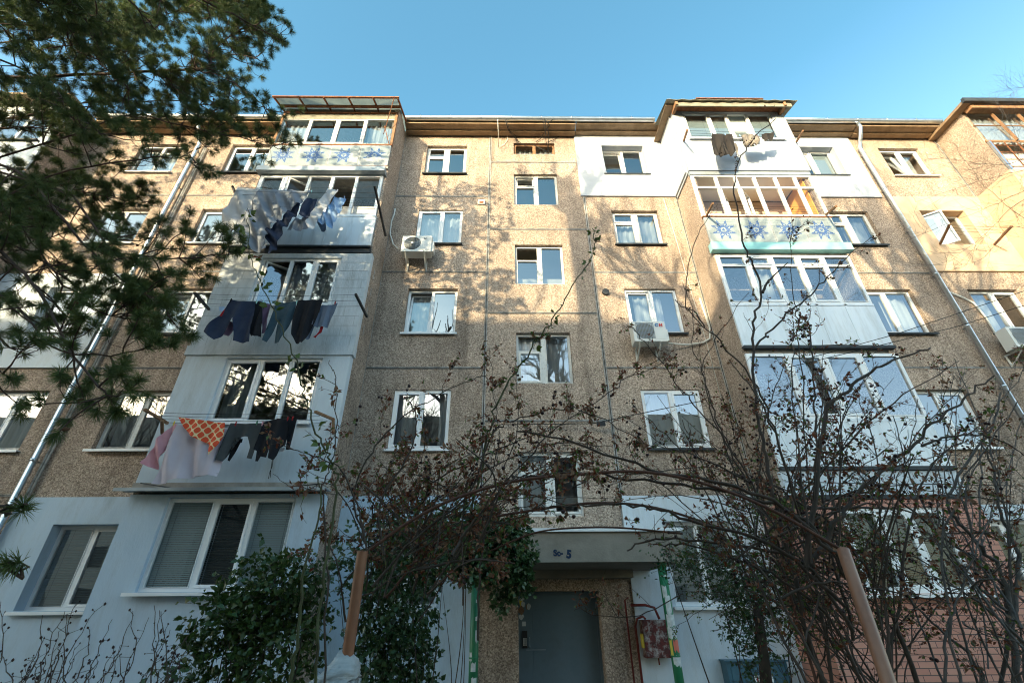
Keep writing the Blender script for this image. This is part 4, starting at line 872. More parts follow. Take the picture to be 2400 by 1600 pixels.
PEG = [(Z4, 420, 972, 'turq', 'turquoise', 'between the white bed sheet and the big grey blue sheet'), (Z4, 620, 985, 'c_white', 'white', 'in the middle of the big grey blue sheet'), (Z4, 860, 1000, 'turq', 'turquoise', 'at the right corner of the big grey blue sheet'),
 (Z4, 1000, 985, 'c_lblue', 'blue', 'at the left corner of the long white towel'), (Z4, 1088, 990, 'c_white', 'white', 'at the right corner of the long white towel'), (Z4, 1062, 1052, 'c_lblue', 'blue', 'at the left shoulder of the light blue shirt'), (Z4, 1148, 1050, 'c_lblue', 'blue', 'at the right shoulder of the light blue shirt'),
 (Z3, 530, 530, 'c_dark', 'black', 'at the left waist of the navy work trousers'), (Z3, 812, 545, 'turq', 'turquoise', 'between the black top and the purple top'), (Z3, 1105, 550, 'turq', 'turquoise', 'between the jeans and the wide black trousers'), (Z3, 1440, 555, 'c_red', 'red', 'at the right corner of the grey blue t-shirt'), (Z3, 755, 545, 'turq', 'turquoise', 'at the left corner of the black top'),
 (Z2, 405, 185, 'papery', 'yellow', 'at the top of the pink shirt'), (Z2, 945, 190, 'c_red', 'red', 'at the left of the charcoal leggings'), (Z2, 1130, 180, 'green', 'green', 'at the right of the charcoal leggings'), (Z2, 1400, 145, 'c_red', 'red', 'at the left of the black track trousers'), (Z2, 1442, 143, 'c_red', 'red', 'at the right of the black track trousers'), (Z2, 1178, 188, 'c_pink', 'pink', 'between the leggings and the black hooded top'),
 (Z5, 1370, 420, 'c_lblue', 'blue', 'at the left waist of the dark brown trousers'), (Z5, 1490, 425, 'c_lblue', 'blue', 'at the right waist of the dark brown trousers'), (Z5, 1620, 438, 'c_lblue', 'blue', 'left of the bunched cream t-shirt'), (Z5, 1780, 430, 'c_lblue', 'blue', 'above the bunched white t-shirt')]
for (Zf, x, y, mm, cn_, wh) in PEG:
    p = at(*Zf(x, y), 7.72); b = MB(); b.box(-.008, .008, -.006, .006, -.055, .025); b.box(-.011, .011, -.012, .012, -.02, -.008)
    o = b.build('clothes_peg', M[mm]); o.location = p
    tag(o, 'small '+cn_+' clothes peg '+wh, 'clothes peg', 'clothes pegs on the washing lines')

# ------------------------------------------------------------------ vegetation tools
class Veg:
    def __init__(s, seed): s.r = np.random.default_rng(seed); s.V = []; s.F = []; s.n = 0; s.m = []
    def tube(s, P, r0, r1, k=5, m=0, rad=None):
        P = np.asarray(P, float); n = len(P); T = np.gradient(P, axis=0); T /= np.linalg.norm(T, axis=1, keepdims=True)+1e-9
        ref = np.array([.3, .5, .81]); U = np.cross(T, ref); U /= np.linalg.norm(U, axis=1, keepdims=True)+1e-9; Wv = np.cross(T, U)
        a = np.arange(k)*2*np.pi/k; rr = (np.linspace(r0, r1, n) if rad is None else np.asarray(rad))[:, None, None]
        ring = P[:, None]+rr*(np.cos(a)[None, :, None]*U[:, None]+np.sin(a)[None, :, None]*Wv[:, None])
        i = np.arange(n-1)[:, None]*k; j = np.arange(k)[None]; j2 = (j+1) % k
        F = np.stack([i+j, i+j2, i+k+j2, i+k+j], -1).reshape(-1, 4)+s.n
        s.V.append(ring.reshape(-1, 3)); s.F.append(F); s.n += n*k; s.m.append(np.full(len(F), m))
    def build(s, name, m, parent): return np_mesh(name, np.concatenate(s.V), np.concatenate(s.F), m, parent, np.concatenate(s.m))
def norm(a): return a/(np.linalg.norm(a, axis=-1, keepdims=True)+1e-9)
def leaf_mesh(name, P, D, L, Wd, m, parent, rng, fold=.3, curl=.15):
    """kite shaped leaves folded along the midrib"""
    n = len(P); D = norm(D); N = norm(rng.normal(size=(n, 3))+np.array([0, 0, .6])); S = norm(np.cross(D, N)); N = np.cross(S, D)
    L = np.broadcast_to(L, (n,))[:, None]; Wd = np.broadcast_to(Wd, (n,))[:, None]
    base = P; mid = P+D*L*.5-N*L*curl*.3; tip = P+D*L-N*L*curl; l_ = P+D*L*.42+S*Wd+N*Wd*fold; r_ = P+D*L*.42-S*Wd+N*Wd*fold
    V = np.stack([base, l_, tip, mid, r_], 1).reshape(-1, 3); i = (np.arange(n)*5)[:, None]
    F = np.concatenate([i+np.array([[0, 3, 1, 1]]), i+np.array([[1, 3, 2, 2]]), i+np.array([[0, 4, 3, 3]]), i+np.array([[3, 4, 2, 2]])])[:, :3]
    return np_mesh(name, V, F, m, parent)
def bez(P, n):
    """smooth curve through the given points"""
    P = np.array([tuple(p) for p in P], float); m = len(P)
    if m == 2: return P[0]+(P[1]-P[0])*np.linspace(0, 1, n)[:, None]
    Q = np.vstack([2*P[0]-P[1], P, 2*P[-1]-P[-2]]); out = []
    per = max(2, n//(m-1))
    for i in range(1, m):
        a, b, c, d = Q[i-1], Q[i], Q[i+1], Q[i+2]
        for t in np.linspace(0, 1, per, endpoint=False):
            out.append(.5*((2*b)+(-a+c)*t+(2*a-5*b+4*c-d)*t*t+(-a+3*b-3*c+d)*t**3))
    out.append(P[-1]); return np.array(out)

# ------------------------------------------------------------------ pine trees
def needles(tips, dirs, rng, n, Lr, name, parent, spread=.75, w=.0016, back=.07):
    T = np.repeat(tips, n, 0); Dm = norm(np.repeat(dirs, n, 0)); k = len(T)
    t = rng.random((k, 1)); P = T-Dm*back*t**.8
    side = norm(np.cross(Dm, rng.normal(size=(k, 3)))); ang = (rng.random((k, 1))*.95+.2)*spread*1.6+t*.4
    D = norm(Dm*np.cos(ang)+side*np.sin(ang)-np.array([0, 0, .12])); L = rng.uniform(*Lr, (k, 1))
    S = norm(np.cross(D, rng.normal(size=(k, 3))))*w
    mid = P+D*L*.55; tip = P+D*L-np.array([0, 0, 1])*L*.10
    V = np.stack([P-S*.7, P+S*.7, mid+S, mid-S, tip], 1).reshape(-1, 3); i = (np.arange(k)*5)[:, None]
    F = np.concatenate([i+np.array([[0, 1, 2]]), i+np.array([[0, 2, 3]]), i+np.array([[3, 2, 4]])])
    return np_mesh(name, V, F, M['needle'], parent)
def pine(name, seed, trunk, limbs, label, nn=165, Lr=(.08, .135), dens=.84, w=.0019, cones=True, side=(.35, 1.0), lowf=None):
    rg = np.random.default_rng(seed); e = empty(name, tuple(trunk[0]), label, 'pine tree', 'pine trees beside the block')
    v = Veg(seed); v.tube(bez(trunk, 24), .19, .05, 10); tips = []; dirs = []; cn_ = []
    for li, (pts, r0) in enumerate(limbs):
        df = (lowf.get(li, 1.0) if lowf else 1)
        P = bez(pts, 30); P[1:-1] += rg.normal(size=(len(P)-2, 3))*.012
        v.tube(P, r0, .006, 6); n = len(P); L = np.linalg.norm(np.diff(P, axis=0), axis=1).sum()
        tips.append(P[-1]); dirs.append(P[-1]-P[-3])
        for q in range(int(L*6.5*dens*df)):
            t = rg.uniform(.12, 1)**.8; i = min(n-2, int(t*(n-1))); p = P[i]; d0 = norm(P[i+1]-P[i])
            sd = norm(np.cross(d0, rg.normal(size=3))); d = norm(d0*rg.uniform(.3, .9)+sd*1.0+np.array([0, 0, rg.uniform(-.25, .35)]))
            ln = rg.uniform(*side)*(1.15-.6*t); m = 6; pp = [p]; dd = d
            for k in range(m): dd = norm(dd+rg.normal(size=3)*.13+np.array([0, 0, .06])); pp.append(pp[-1]+dd*ln/m)
            pp = np.array(pp); v.tube(pp, .008+.004*ln, .0035, 4); tips.append(pp[-1]); dirs.append(dd)
            for k in range(int(rg.integers(1, 4)+ln*2.2)):
                a = pp[rg.integers(1, m)]; d2 = norm(dd+norm(rg.normal(size=3))*.95); l2 = rg.uniform(.1, .32)
                v.tube(np.array([a, a+d2*l2*.5+rg.normal(size=3)*.01, a+norm(d2+np.array([0, 0, .3]))*l2]), .0045, .003, 4); tips.append(a+norm(d2+np.array([0, 0, .3]))*l2); dirs.append(d2+np.array([0, 0, .3]))
            if rg.random() < .3: cn_.append(pp[-2])
    for p in cn_[:60] if cones else []:
        d = norm(rg.normal(size=3)); v.tube(np.array([p, p+d*.015, p+d*.035, p+d*.055]), 0, 0, 7, 1, [.008, .02, .018, .004])
    v.build('trunk', [M['pbark'], M['cone']], e)
    needles(np.array(tips), np.array(dirs), rg, nn, Lr, 'crown', e, w=w)
    if cones:
        pass
    return e, len(tips)
def A(*q): return [at(x, y, Y) for (x, y, Y) in q]
PT = [(-6.2, 2.4, 0), (-6.25, 2.4, 5), (-6.2, 2.45, 10), (-6.1, 2.5, 15)]
lm = [(A((-300, 420, 4.2), (0, 590, 4.2), (88, 682, 4.2), (161, 808, 4.1), (233, 905, 4.0), (262, 940, 4.0)), .03),
      (A((-250, 300, 4.5), (40, 400, 4.5), (134, 500, 4.5), (190, 565, 4.5), (262, 634, 4.5), (340, 690, 4.4), (415, 715, 4.4)), .028),
      (A((-250, 330, 5), (120, 440, 5), (200, 500, 5), (260, 585, 5), (330, 600, 5), (420, 608, 5), (500, 596, 5), (550, 590, 5)), .024),
      (A((-300, 190, 5), (0, 185, 5), (251, 172, 5), (400, 165, 5), (479, 158, 5), (505, 115, 5), (560, 75, 5), (590, 50, 5)), .04),
      (A((440, 160, 5), (520, 180, 5), (600, 235, 5.1), (640, 262, 5.1)), .012), (A((495, 135, 5), (560, 128, 5), (625, 145, 5.0)), .012), (A((560, 75, 5), (610, 70, 5.1), (650, 95, 5.1)), .01),
      (A((-200, -60, 5.2), (100, -20, 5.2), (190, 30, 5.2), (260, 80, 5.2), (330, 140, 5.2), (440, 230, 5.3), (520, 275, 5.3)), .035),
      (A((-250, 420, 5.2), (100, 340, 5.2), (300, 270, 5.3), (400, 290, 5.3), (480, 305, 5.3), (560, 322, 5.3), (640, 345, 5.3), (668, 348, 5.3)), .022),
      (A((-250, 540, 4.8), (0, 470, 4.8), (120, 410, 4.8), (300, 378, 4.8), (400, 368, 4.8), (480, 390, 4.8)), .022),
      (A((-250, 620, 4.3), (0, 690, 4.3), (60, 740, 4.3), (120, 815, 4.3), (220, 832, 4.3), (320, 825, 4.3), (355, 808, 4.3)), .018),
      (A((-250, 500, 4.6), (30, 530, 4.6), (130, 640, 4.6), (240, 735, 4.6), (330, 740, 4.6)), .02),
      (A((-300, -250, 6), (0, -120, 6), (250, -60, 6), (430, -20, 6), (560, 5, 6), (600, 0, 6)), .04),
      (A((-300, 120, 6), (100, 90, 6), (300, 60, 6), (440, 20, 6), (520, -10, 6)), .03),
      (A((-300, 260, 6), (0, 280, 6), (200, 240, 6), (420, 235, 6), (560, 215, 6)), .03),
      (A((-300, 90, 4), (0, 140, 4), (150, 230, 4), (250, 330, 4)), .03), (A((-300, 480, 6.2), (0, 420, 6.2), (200, 450, 6.2), (330, 480, 6.2)), .022),
      (A((-260, 620, 5.5), (0, 600, 5.5), (100, 560, 5.5), (230, 530, 5.5)), .02), (A((-260, 0, 4.6), (0, 40, 4.6), (180, 110, 4.6), (330, 230, 4.6)), .028),
      (A((-260, 700, 5), (-40, 780, 5), (60, 830, 5)), .018), (A((-260, 760, 3.8), (-60, 840, 3.8), (30, 890, 3.8)), .012),
      (A((-300, 330, 5.6), (-60, 305, 5.6), (90, 300, 5.6), (230, 335, 5.6)), .02), (A((-300, 520, 5.8), (-60, 480, 5.8), (60, 470, 5.8), (160, 500, 5.8)), .02),
      (A((-300, 30, 7), (0, 0, 7), (250, 30, 7), (400, 90, 7)), .03)]
def stem_in(pts, tx, ty):
    p = pts[0]; z = max(.8, p.z-.9); return [Vector((tx, ty, z)), (Vector((tx, ty, z))+p)/2+Vector((0, 0, .1))]+pts
lm = [((stem_in(P, -6.2, 2.45) if k not in (4, 5, 6) else P), r) for k, (P, r) in enumerate(lm)]
rgp = np.random.default_rng(11)
for k in range(34):   # limbs above the frame that shade the wall
    z = 9.6+rgp.random()*5.2; a = rgp.uniform(-3.1, 3.1); r_ = rgp.uniform(1.3, 2.7)*(1.2-.09*(z-9.6)); lm.append(([Vector((-6.2, 2.45, z-.5)), Vector((-6.2+r_*.5*math.cos(a), 2.45+r_*.5*math.sin(a), z-.2)), Vector((-6.2+r_*math.cos(a), 2.45+r_*math.sin(a), z))], .035))
pine('pine_tree', 3, PT, lm, 'large pine whose needled branches hang into the upper left of the picture', lowf={0: .45, 1: .5, 2: .45, 8: .6, 9: .3, 10: .35, 15: .6, 17: .4, 19: .35, 20: .3, 3: 1.3, 6: 1.4, 11: 1.6, 12: 1.7, 13: 1.6, 14: 1.5, 21: 1.0, 22: 1.0, 23: 1.7, 18: 1.5, 16: 1.3})
# low pine sprays at the left edge
pine('pine_tree', 8, [(-4.2, 1.2, 0), (-4.1, 1.2, 2.5), (-4.0, 1.2, 4.5)],
     [([Vector((-4.1, 1.2, 2.3))]+A((-80, 1180, 2.6), (10, 1190, 2.6), (55, 1180, 2.6)), .012), ([Vector((-4.1, 1.2, 1.9))]+A((-60, 1335, 2.3), (8, 1322, 2.3)), .01)],
     'young pine with two needle sprays reaching in at the lower left edge', nn=150, Lr=(.07, .10), dens=0, cones=False, side=(.1, .2))
# second tall pine further left, only its shade and reflection reach the picture
lm2 = []
for k in range(26):
    z = 6+rgp.random()*9; a = rgp.uniform(0, 6.28); r_ = rgp.uniform(1.2, 2.6)*(1.25-.06*(z-6)); lm2.append(([Vector((-8.9, 2.4, z-.4)), Vector((-8.9+r_*.5*math.cos(a), 2.4+r_*.5*math.sin(a), z-.2)), Vector((-8.9+r_*math.cos(a), 2.4+r_*math.sin(a), z))], .03))
pine('pine_tree', 21, [(-8.9, 2.4, 0), (-8.9, 2.4, 8), (-8.8, 2.4, 15.5)], lm2, 'tall pine standing further left outside the picture', nn=26, Lr=(.10, .16), w=.007, dens=.8, cones=False)

# ------------------------------------------------------------------ bare broadleaf trees
def bare_tree(name, seed, base, H, r0, label, levels=4, lean=(0, 0), spread=.75, first=.3, m='barkt', nb=(3, 5), limbs=None, cat='bare tree', grp='bare trees in the yard', kk=6):
    rg = np.random.default_rng(seed); e = empty(name, tuple(base), label, cat, grp); v = Veg(seed)
    def grow(p, d, L, r, lv):
        n = 7; P = [p]; dd = d
        for i in range(n-1): dd = norm(dd+rg.normal(size=3)*.11+np.array([0, 0, .05])); P.append(P[-1]+dd*L/(n-1))
        P = np.array(P); v.tube(P, r, r*.45 if lv else r*.3, kk if lv > 1 else 3)
        if lv <= 0: return
        for q in range(int(rg.integers(nb[0], nb[1]+1))):
            i = int(rg.integers(2, n)); sd = norm(np.cross(dd, rg.normal(size=3)))
            grow(P[i], norm(dd*rg.uniform(.7, 1.2)+sd*rg.uniform(.4, 1)*spread*1.3+np.array([0, 0, .2])), L*rg.uniform(.55, .8), r*(.62-.05*i/n), lv-1)
    base = np.array(base, float); top = base+np.array([lean[0], lean[1], H*first]); T = bez([base, (base+top)/2+np.array([.1, 0, 0]), top], 10); v.tube(T, r0, r0*.8, 10)
    if limbs:
        v2 = v
        for (pts, ra, l_, lv) in limbs:
            P = bez(pts, 24); P[1:-1] += rg.normal(size=(len(P)-2, 3))*.008; v.tube(P, ra, ra*.3, 6)
            for q in range(int(l_*len(P))):
                i = int(rg.integers(3, len(P))); d0 = norm(P[min(i, len(P)-1)]-P[i-2]); sd = norm(np.cross(d0, rg.normal(size=3)))
                grow(P[i], norm(d0+sd*.8), rg.uniform(.25, .6), ra*.35, lv)
    else:
        for q in range(6): grow(T[-1-int(q > 3)], norm(np.array([rg.normal()*spread, rg.normal()*spread, 1.1])), H*(1-first)*.42, r0*.6, levels)
    v.build('branch', M[m], e); return e
bare_tree('bare_tree', 5, (-5.6, -3.6, 0), 18, .30, 'bare tree in the yard whose trunk shadow crosses the stair windows', lean=(-.2, 0), first=.84, levels=2, nb=(4, 6), kk=7)
bare_tree('bare_tree', 6, (2.5, -9, 0), 15, .2, 'bare tree in the yard mirrored in the middle windows', first=.3, levels=4)
bare_tree('bare_tree', 7, (-6, -6, 0), 13, .2, 'bare tree in the yard mirrored in the lower left windows', first=.25, levels=4)
bare_tree('bare_tree', 9, (2.9, -4.0, 0), 17.5, .24, 'bare tree in the yard whose two stems shade the wall beside the right downpipe', first=.66, levels=3, spread=.6, nb=(3, 5), kk=7)
bare_tree('bare_tree', 19, (-3.3, -4.4, 0), 18, .24, 'bare tree in the yard shading the white plastered top flat', first=.62, levels=2, spread=.8, nb=(3, 5), kk=7)
bare_tree('bare_tree', 14, (-15.5, -4, 0), 14, .2, 'bare tree in the yard mirrored in the leftmost windows', first=.22, levels=4)
bare_tree('bare_tree', 15, (-10.5, -7.5, 0), 15, .22, 'bare tree in the yard mirrored in the windows beside the left downpipe', first=.25, levels=4)

# ------------------------------------------------------------------ garden arches: brown pipes and rusty rods
def pipe(p0, p1, label, r=.027):
    """a straight pipe through two seen points, standing in the ground"""
    a, b = Vector(p0), Vector(p1); d = (b-a).normalized(); t = a.z/-d.z if d.z else 0; foot = a+d*((0-a.z)/d.z)
    q = MB(); q.tube([foot, a, b], r, 20, cap=False); q.tube([b, b-d*.04], r*.9, 16, 1)
    q.tube([b-d*.001, b], r, 20)
    o = q.build('support_pipe', [M['pipe'], M['black']], None, True); return tag(o, label, 'pipe', 'brown support pipes for the roses')
pipe(at(812, 1552, 2.62), at(850, 1290, 2.55), 'brown steel pipe rising from white plastic film under the left roses')
pipe(at(2083, 1600, 2.25), at(1976, 1288, 2.45), 'blurred light brown pipe leaning under the right rose thicket', .028)
q = MB(); q.tube([at(1800, 1640, 3.3), at(1790, 1540, 3.3), at(1774, 1410, 3.3)], [.035, .03, .026], 12); a_ = at(1800, 1640, 3.3); q.tube([(a_.x+.02, a_.y, 0), a_], .035, 12)
tag(q.build('wooden_stake', M['bark'], None, True), 'short dark old stake wrapped by leafy creeper left of the right pipe', 'stake')
def rod(pts, label, r=.0085):
    q = MB(); P = bez([at(*p) for p in pts], 40); q.tube([Vector(p) for p in P], r, 7)
    return tag(q.build('rusty_rod', M['rebar'], None, True), label, 'iron rod', 'bent iron rods of the rose arch')
rod([(868, 1288, 2.55), (950, 1228, 2.55), (1060, 1170, 2.56), (1200, 1128, 2.6), (1350, 1112, 2.6), (1500, 1105, 2.6), (1640, 1130, 2.55), (1800, 1190, 2.5), (1976, 1290, 2.45)], 'long rusty rod arching from the left pipe to the right pipe')
rod([(905, 1400, 3.3), (1000, 1290, 3.3), (1100, 1226, 3.3), (1250, 1195, 3.3), (1400, 1178, 3.3), (1540, 1190, 3.3), (1700, 1240, 3.3)], 'second rusty rod arching just below the long one')
rod([(1150, 1290, 3.8), (1240, 1252, 3.8), (1320, 1238, 3.8), (1450, 1236, 3.8), (1600, 1250, 3.8)], 'low rusty rod lying along the top edge of the entrance canopy', .007)
rod([(1500+1330/3.92, 1200+600/3.92, 3.0), (1500+1480/3.92, 1200+1100/3.92, 3.0), (1500+1620/3.92, 1200+1568/3.92, 3.0), (1925, 1700, 3.0)], 'thin rusty rod standing steeply left of the right pipe', .008)
# plastic film round the foot of the left pipe
q = MB(); n = 26; c0 = at(775, 1600, 2.62); V = []; F = []; rf_ = random.Random(3)
n = 60; rings = [(t*.118, .125*(1-.75*t**3)) for t in [k/15 for k in range(16)]]
for k, (dz, rr_) in enumerate(rings):
    for i in range(n):
        a = 2*math.pi*i/n; cr_ = abs(math.sin(a*3.5+dz*60+math.sin(a*2)*1.5))*.10+abs(math.sin(dz*190+a*2.2))*.07+abs(math.sin(a*8+k*.9))*.05
        r2 = rr_*(.88+cr_+rf_.uniform(-.02, .02))
        V.append((c0.x+r2*math.cos(a)*1.0, c0.y+r2*math.sin(a)*.7, c0.z+dz-.03+.05*math.cos(a)+rf_.uniform(-.003, .003)))
for k in range(len(rings)-1):
    for i in range(n): F.append((k*n+i, k*n+(i+1) % n, (k+1)*n+(i+1) % n, (k+1)*n+i))
for i in range(n): F.append((i, (i+1) % n, n*len(rings)+(i+1) % n, n*len(rings)+i))
for i in range(n): a = 2*math.pi*i/n; V.append((c0.x+.10*math.cos(a), c0.y+.07*math.sin(a), 0))
q.add(V, F); tag(q.build('plastic_film', M['film'], None, True), 'white plastic film bundled round the foot of the left brown pipe', 'plastic film')

# ------------------------------------------------------------------ roses
def rose(name, seed, base, label, canes, rnd_canes, leaf=1.0, twig=9., mix=(.62, .22, .16), lean_leaf=.9, cat='rose bush', bm='bark', hips=True, tw=(.07, .26), lsz=(.020, .040), grp='climbing roses in front of the block', r_rand=(.004, .009)):
    """canes: (points, radius, twigs per metre); rnd_canes: points only, drawn thinner"""
    rg = np.random.default_rng(seed); e = empty(name, base, label, cat, grp); v = Veg(seed); LP = []; LD = []; HP = []
    def twig_(p, d, L, r, lv):
        m = 5; pp = [p]; dd = d
        for k in range(m): dd = norm(dd+rg.normal(size=3)*.22+np.array([0, 0, .07])); pp.append(pp[-1]+dd*L/m)
        pp = np.array(pp); v.tube(pp, r, r*.45, 3 if r < .003 else 4)
        nl = rg.poisson(3.6*leaf)
        for k in range(nl):
            a = pp[int(rg.integers(2, m+1))]; d2 = norm(dd*.5+rg.normal(size=3)*.8)
            for _ in range(int(rg.integers(1, 4))): LP.append(a+rg.normal(size=3)*.006); LD.append(norm(d2+rg.normal(size=3)*.5))
        if hips and rg.random() < .17:
            for _ in range(int(rg.integers(1, 4))): HP.append(pp[-1]+rg.normal(size=3)*.022)
        if lv:
            for k in range(int(rg.integers(1, 4))):
                a = pp[int(rg.integers(1, m+1))]; twig_(a, norm(dd+rg.normal(size=3)*.75), L*rg.uniform(.35, .75), r*.65, lv-1)
    def cane(P, r, dens):
        P = bez(P, max(16, 5*len(P))); n = len(P); seg = np.linalg.norm(np.diff(P, axis=0), axis=1).sum()
        P[1:-1] += rg.normal(size=(n-2, 3))*min(.008, seg*.004)
        v.tube(P, r, r*.35, 6 if r > .006 else 4)
        for q in range(int(rg.poisson(seg*dens))):
            t = rg.uniform(.15, 1); i = min(n-2, int(t*(n-1))); d0 = norm(P[i+1]-P[i]); sd = norm(np.cross(d0, rg.normal(size=3)))
            twig_(P[i], norm(d0*rg.uniform(.2, 1)+sd*.9+np.array([0, 0, .2])), rg.uniform(*tw)*(1.2-.4*t), .0017+.0012*rg.random(), 1 if rg.random() < .6 else 0)
        for k in range(int(seg*9)):   # thorns
            i = int(rg.integers(0, n-1)); sd = norm(np.cross(P[i+1]-P[i], rg.normal(size=3)))
            v.tube(np.array([P[i]+sd*r*.5, P[i]+sd*(r+.007)+np.array([0, 0, -.002])]), .0016, .0003, 3)
    for (P, r, d) in canes: cane([tuple(p) for p in P], r, d)
    for P in rnd_canes: cane(P, rg.uniform(*r_rand), twig)
    for p in HP:
        d = norm(rg.normal(size=3)); r_ = rg.uniform(.006, .011); v.tube(np.array([p-d*r_, p-d*r_*.5, p+d*r_*.4, p+d*r_]), 0, 0, 6, 1, [r_*.3, r_, r_*.95, r_*.3])
    v.build('cane', [M[bm], M['hip']], e)
    LP = np.array(LP); LD = np.array(LD); pick = rg.choice(3, len(LP), p=mix); nm = ('foliage', 'foliage', 'foliage'); mt = ('lred', 'lgrn', 'ltan')
    for k in range(3):
        s = pick == k
        if s.sum() > 2:
            L = rg.uniform(lsz[0], lsz[1], s.sum())*(1.0, 1.0, 1.25)[k]
            leaf_mesh(nm[k], LP[s], LD[s], L, L*(.22, .30, .30)[k], M[mt[k]], e, rg)
    if HP:
        pass
    return e
def G(fn, Y, *pts): return [at(*fn(x, y), Y) for x, y in pts]
Za, Zb, Zc, Zd, Ze, Zf_ = zm(400, 560), zm(300, 940), zm(900, 600), zm(850, 900), zm(1400, 560), zm(1800, 560)
Zg, Zh = zm(1800, 900), zm(1350, 900)
def pts(Y, *q): return [at(x, y, Y) for x, y in q]
def fan(seed, n, starts, ends, Ys, lift, root=None):
    """random canes: each rises from the thicket and bends over towards its end"""
    rg = np.random.default_rng(seed); out = []
    for k in range(n):
        a = starts[int(rg.integers(len(starts)))]; Y0 = rg.uniform(*Ys); Y1 = min(6.5, max(1.9, Y0+rg.uniform(-.5, .7)))
        b = ends(rg); p = np.array(at(a[0]+rg.normal()*a[2], a[1]+rg.normal()*a[2], Y0)); q = np.array(at(b[0], b[1], Y1))
        m = (p+q)/2+np.array([rg.normal()*.08, rg.normal()*.1, lift*np.linalg.norm(q-p)*rg.uniform(.5, 1.4)])
        out.append([tuple(p), tuple(m), tuple(q)])
    return out
# the big thicket on the right
right = [
 (pts(3.0, (1960, 1700), (1900, 1500), (1850, 1300), (1805, 1128), (1789, 1034), (1772, 960), (1765, 815), (1770, 742), (1788, 686), (1765, 620), (1750, 588), (1731, 516), (1720, 441), (1739, 366), (1777, 315), (1818, 279)), .013, 3),
 (pts(3.0, (1788, 686), (1800, 660), (1820, 640), (1846, 616)), .012, 0),
 (pts(3.05, (1765, 815), (1800, 780), (1855, 726), (1900, 690), (1949, 640), (1985, 602), (2042, 555)), .009, 4),
 (pts(3.1, (1950, 1600), (1900, 1300), (1830, 1050), (1775, 908), (1708, 822), (1652, 766), (1582, 702)), .010, 4),
 (pts(3.15, (1900, 1500), (1760, 1150), (1690, 1010), (1668, 946), (1646, 863), (1692, 774), (1756, 685)), .007, 4),
 (pts(3.2, (2000, 1500), (1930, 1200), (1909, 978), (1906, 908), (1901, 801), (1895, 770), (1887, 748)), .010, 5),
 (pts(3.25, (1950, 1400), (1890, 1100), (1880, 900), (1868, 760), (1861, 710), (1853, 590), (1856, 545), (1905, 520)), .006, 6),
 (pts(3.1, (1652, 766), (1622, 721), (1608, 718), (1612, 640), (1630, 560), (1665, 505), (1682, 478)), .006, 2),
 (pts(3.3, (1820, 1400), (1720, 1100), (1657, 935), (1646, 868), (1625, 815), (1622, 721), (1600, 660)), .006, 6),
 (pts(3.2, (1860, 1350), (1740, 1090), (1641, 962), (1593, 908), (1545, 839), (1500, 790), (1482, 765)), .007, 7),
 (pts(2.7, (1890, 1330), (1934, 980), (1974, 927), (2028, 876), (2103, 840), (2180, 815)), .015, 5),
 (pts(2.8, (1900, 1320), (1971, 1208), (2028, 1141), (2121, 1058), (2202, 980), (2269, 927), (2330, 880)), .014, 6),
 (pts(2.9, (2160, 1045), (2220, 1025), (2300, 1020), (2360, 1040), (2420, 1080)), .008, 5),
 (pts(2.6, (1976, 1330), (1950, 1288), (1832, 1189), (1698, 1133), (1524, 1098), (1350, 1039), (1210, 1010)), .014, 8),
 (pts(2.65, (1990, 1360), (1886, 1221), (1725, 1157), (1537, 1130), (1350, 1109), (1200, 1115)), .012, 8),
 (pts(2.75, (1980, 1420), (1805, 1275), (1591, 1211), (1484, 1184), (1350, 1182), (1250, 1190)), .011, 7),
 (pts(2.8, (2000, 1480), (1886, 1320), (1698, 1275), (1537, 1262), (1470, 1290)), .011, 6),
 (pts(2.9, (2020, 1600), (1940, 1440), (1780, 1330), (1620, 1280), (1530, 1275)), .010, 6),
 (pts(3.6, (2330, 1700), (2360, 1400), (2200, 1250), (2040, 1120), (1900, 1050)), .012, 7),
 (pts(3.0, (1600, 1390), (1500, 1440), (1400, 1440), (1360, 1425), (1345, 1430)), .0035, 14),
 (pts(3.0, (2150, 1600), (2060, 1380), (1960, 1240), (1880, 1180), (1780, 1120)), .013, 5),
]
def end_r(rg):
    while True:
        x, y = rg.uniform(1370, 2400), rg.uniform(700, 1480)
        # outline of the thicket as it stands against the block
        top = np.interp(x, [1370, 1460, 1560, 1700, 1900, 2050, 2200, 2400], [1000, 860, 830, 800, 720, 720, 780, 860])
        if y > top+rg.exponential(60) and not (x < 1600 and y > 1225): return x, y
cr = fan(31, 82, [(1985, 1480, 60), (1900, 1330, 50), (2050, 1640, 50), (1830, 1250, 60)], end_r, (2.5, 4.2), .10)
rose('rose_bush', 31, tuple(at(2000, 1600, 3.0).xy)+(0,), 'great leafless rose thicket fanning out over the right half in front of the balconies', right, cr, leaf=.85, twig=7., mix=(.66, .20, .14), lsz=(.016, .032))
# greener, finer growth behind it at the lower right
cg = fan(33, 52, [(1900, 1560, 70), (1820, 1420, 80), (2000, 1300, 90)], lambda rg: (rg.uniform(1560, 2150), rg.uniform(1150, 1560)), (3.2, 4.6), .12)
rose('rose_bush', 33, tuple(at(1880, 1600, 3.8).xy)+(0,), 'fine greenish undergrowth of rose shoots low behind the right thicket', [], cg, leaf=1.5, twig=12., mix=(.12, .80, .08), lsz=(.012, .024), bm='bark', hips=False, r_rand=(.003, .006))
